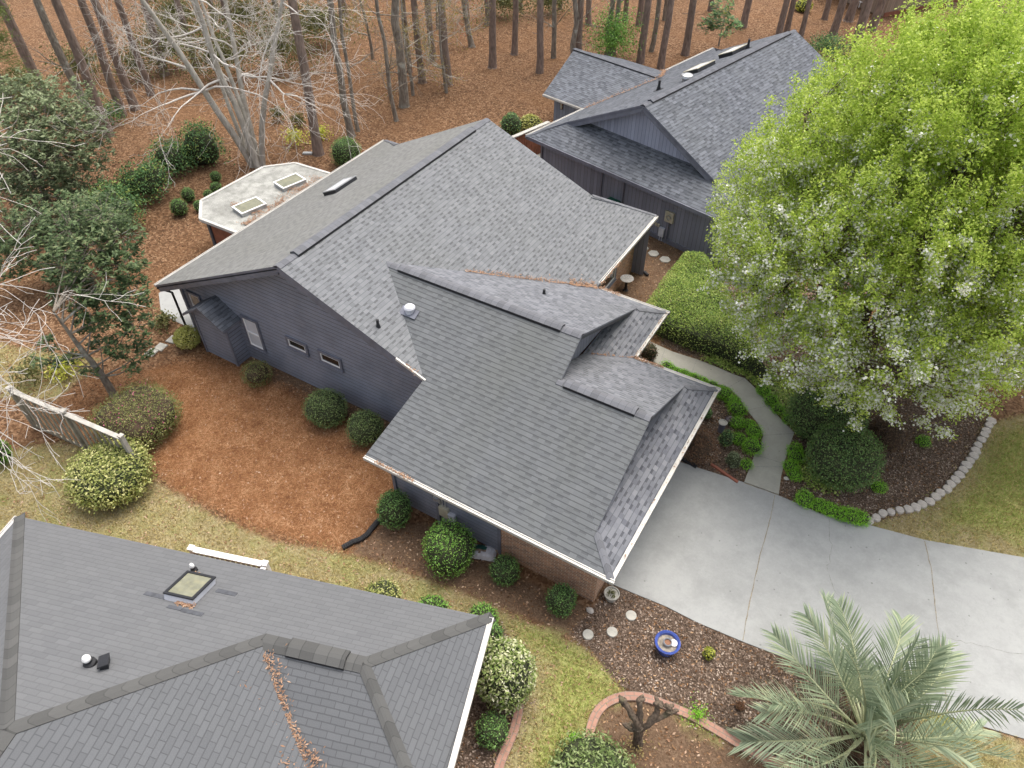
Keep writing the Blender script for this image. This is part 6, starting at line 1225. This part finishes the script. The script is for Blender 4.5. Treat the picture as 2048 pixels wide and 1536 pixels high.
# drain pipes
def corrugated(label, px, r, zend=0):
    q = [at(a, b, r * .9) for a, b in px]; pts, rr = [], []
    for a, b in zip(q[:-1], q[1:]):
        m_ = max(2, int(np.linalg.norm(b - a) / .02))
        for i in range(m_): pts.append(a + (b - a) * i / m_); rr.append(r * (1 + .09 * math.sin(len(pts) * 2.1)))
    o = MB().tube(pts, rr, 'black', 8).build('drain_pipe'); tag(o, label, 'pipe', 'black drain pipes'); return o
sm = [(768, 1036), (755, 1043), (745, 1055), (735, 1068), (722, 1078), (705, 1084), (684, 1096)]
corrugated('long black corrugated drain pipe lying across the pine straw', sm, .085); corrugated('short black drain pipe beside the hexagonal stones', [(1267, 536), (1276, 539), (1290, 545), (1296, 551)], .07)
# white bag on the mulch
c = at(968, 1106); o = thing('soil_bag', 'white and green plastic bag lying by the brick wall', 'bag', c, .35); rng = np.random.default_rng(72)
me_ = MB(); nx_, ny_ = 10, 8; Zg = lambda i, j: .16 * (1 - abs(2 * i / nx_ - 1) ** 4) * (1 - abs(2 * j / ny_ - 1) ** 4) + .01 + .014 * math.sin(i * 2.3 + j * 1.7)
for i in range(nx_):
    for k in range(ny_):
        Q = [(-.36 + .72 * a / nx_, -.24 + .48 * b / ny_, Zg(a, b)) for a, b in ((i, k), (i + 1, k), (i + 1, k + 1), (i, k + 1))]; me_.poly(Q, 'bag')
me_.build('bag_body', o, True); g_m = MB()
for i in range(1, 6):
    for k in range(2, 7):
        if (i - 3) ** 2 / 6 + (k - 4.2) ** 2 / 5 < 1: Q = [(-.36 + .72 * a / nx_, -.24 + .48 * b / ny_, Zg(a, b) + .006) for a, b in ((i, k), (i + 1, k), (i + 1, k + 1), (i, k + 1))]; g_m.poly(Q, 'bag_green' if k > 3 else 'rock')
g_m.build('print', o, True)
def rock(x, y, r, label, mat='rock'):
    c = at(x, y); mb = MB(); n = 9; P3 = []
    for i, (s, z) in enumerate(((.7, 0), (1, .35), (.8, .8), (.35, 1.0))): P3.append([(math.cos(6.283 * k / n) * r * s * random.uniform(.85, 1.15), math.sin(6.283 * k / n) * r * .75 * s * random.uniform(.85, 1.15), z * r * .8) for k in range(n)])
    for a, b in zip(P3[:-1], P3[1:]):
        for k in range(n): k2 = (k + 1) % n; mb.poly([a[k], a[k2], b[k2], b[k]], mat)
    mb.poly(P3[-1], mat); o = mb.build('rock'); o.location = (c[0], c[1], 0); tag(o, label, 'rock')
rock(999, 1102, .16, 'brown rock between the white bag and the brick wall'); rock(1180, 1222, .12, 'small grey rock at the foot of the brick corner', 'edge_stone'); rock(1464, 985 - 30, .07, 'small dark rock by the driveway corner bed', 'black'); rock(1572, 958, .09, 'pinkish stone under the lime mound at the walkway end', 'paver')
o = MB().box((0, 0, .05), (.9, .09, .1), 'black_metal').box((0, .03, .11), (.8, .03, .03), 'black_metal').build('splash_block'); c = at(1368, 922); o.location = tuple(c); o.rotation_euler = (0, 0, -.2); tag(o, 'dark grey drain block at the garage corner on the driveway', 'drain block')
o = MB().box((0, 0, .04), (1.0, .08, .08), 'orange_clay').build('clay_edging'); c = at(1448, 948); o.location = tuple(c); o.rotation_euler = (0, 0, -.28); tag(o, 'orange clay edging strip between bed and driveway', 'edging')
o = MB().lathe([(0, 0), (.1, .01), (.13, .08), (.09, .16), (0, .18)], 'orange_clay', 12).build('garden_ornament'); c = at(1737, 952); o.location = tuple(c); tag(o, 'small orange ornament beside the clipped mound', 'ornament')
# green wheeled bin between the houses
c = at(1212, 440) ; t = thing('wheeled_bin', 'green wheeled bin standing against the grooved wall', 'bin', (at(1222, 401, 1.06)[0], at(1222, 401, 1.06)[1], 0), th)
MB().box((0, 0, .5), (.52, .6, .86), 'green_bin').build('body', t); mb = MB(); mb.box((0, 0, .97), (.6, .7, .06), 'green_bin'); mb.box((0, -.1, 1.01), (.46, .4, .04), 'green_bin'); mb.build('lid', t)
for s in (-1, 1): MB().tube([(s * .2, .33, .1), (s * .28, .33, .1)], .1, 'black', 12).build('wheel', t)
# red car half seen through the flowering tree
c = at(1715, 575); t = thing('parked_car', 'red car half hidden under the flowering tree', 'car', (c[0], c[1], 0), rad(75)); mb = MB()
prof = [(-2.1, .35), (-2.15, .75), (-1.9, .92), (-1.2, .98), (-.6, 1.40), (.75, 1.42), (1.5, 1.0), (2.1, .85), (2.2, .4)]
for (a, b_) in zip(prof, prof[1:] + prof[:1]): mb.poly([(a[0], -.85, a[1]), (a[0], .85, a[1]), (b_[0], .85, b_[1]), (b_[0], -.85, b_[1])], 'car_red')
for s in (-1, 1): mb.poly([(p[0], s * .85, p[1]) for p in prof][::s], 'car_red')
mb.build('body', t); mb = MB(); mb.poly([(-1.12, -.7, 1.035), (-1.12, .7, 1.035), (-.64, .68, 1.385), (-.64, -.68, 1.385)], 'glass'); mb.poly([(1.42, .7, 1.06), (1.42, -.7, 1.06), (.8, -.68, 1.41), (.8, .68, 1.41)], 'glass')
for s in (-1, 1): mb.poly([(-1.0, s * .856, 1.02), (1.3, s * .856, 1.02), (.7, s * .856, 1.36), (-.55, s * .856, 1.36)][::s], 'glass')
mb.build('window', t)
for sx in (-1.35, 1.35):
    for sy in (-1, 1): MB().tube([(sx, sy * .68, .32), (sx, sy * .88, .32)], .32, 'black', 18).build('wheel', t)
# tan house at the top edge with its condenser
c0 = at(1766, 34); c1 = at(1918, 6); e = unit(c1 - c0); n = unit(np.cross(e, (0, 0, 1))); angt = math.atan2(e[1], e[0]); t = thing('house', 'tan sided house just showing at the top right edge', 'house', c0, angt)
mb = MB(); flat_wall(mb, (0, 0, 0), (1, 0, 0), None, [(0, 0), (16, 0), (16, 3.0), (0, 3.0)], 'siding_tan'); flat_wall(mb, (0, 0, 0), (0, 1, 0), None, [(0, 0), (9, 0), (9, 3), (4.5, 4.8), (0, 3)], 'siding_tan'); mb.build('wall', t)
mb = MB(); mb.box((8, -.04, .15), (16, .06, .3), 'redwood'); mb.build('foundation', t)
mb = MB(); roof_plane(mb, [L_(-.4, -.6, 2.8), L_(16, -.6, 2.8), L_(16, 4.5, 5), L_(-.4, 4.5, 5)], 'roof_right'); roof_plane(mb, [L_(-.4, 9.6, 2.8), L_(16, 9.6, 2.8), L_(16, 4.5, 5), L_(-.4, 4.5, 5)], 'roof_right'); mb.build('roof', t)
c = at(1776, 22); t = thing('condenser_unit', 'beige condenser unit with a dark fan beside the tan house', 'air conditioner', c, angt); MB().box((0, 0, .42), (.8, .8, .84), 'beige').build('cabinet', t); MB().lathe([(0, .845), (.3, .845), (.32, .86), (.34, .845)], 'black', 18).tube([(0, -.40, .45), (0, -.42, .45)], .3, 'black', 18).build('fan_grille', t)
for k, (x, y) in enumerate(((1722, 14), (1750, 18))):
    c = at(x, y); t = thing('garden_chair', ('white and black garden chair left of the beige condenser', 'white garden chair closest to the beige condenser')[k], 'chair', c, .4 + k, group='white chairs by the tan house'); MB().box((0, 0, .4), (.5, .5, .05), 'white_clean').build('seat', t); MB().box((0, .25, .72), (.5, .05, .6), 'black_metal').build('backrest', t)
    for sx in (-1, 1):
        for sy in (-1, 1): MB().box((sx * .22, sy * .22, .19), (.05, .05, .38), 'white_clean').build('leg', t)
o = MB().box((0, 0, .03), (.5, .25, .06), 'grey_metal').box((0, 0, .075), (.44, .2, .03), 'grey_metal').build('utility_cover'); c = at(615, 308); o.location = tuple(c); o.rotation_euler = (0, 0, .5); tag(o, 'grey metal cover in the litter beside the leaning pine foot', 'utility cover')
# raise the tag of parts: nothing else stands at top level
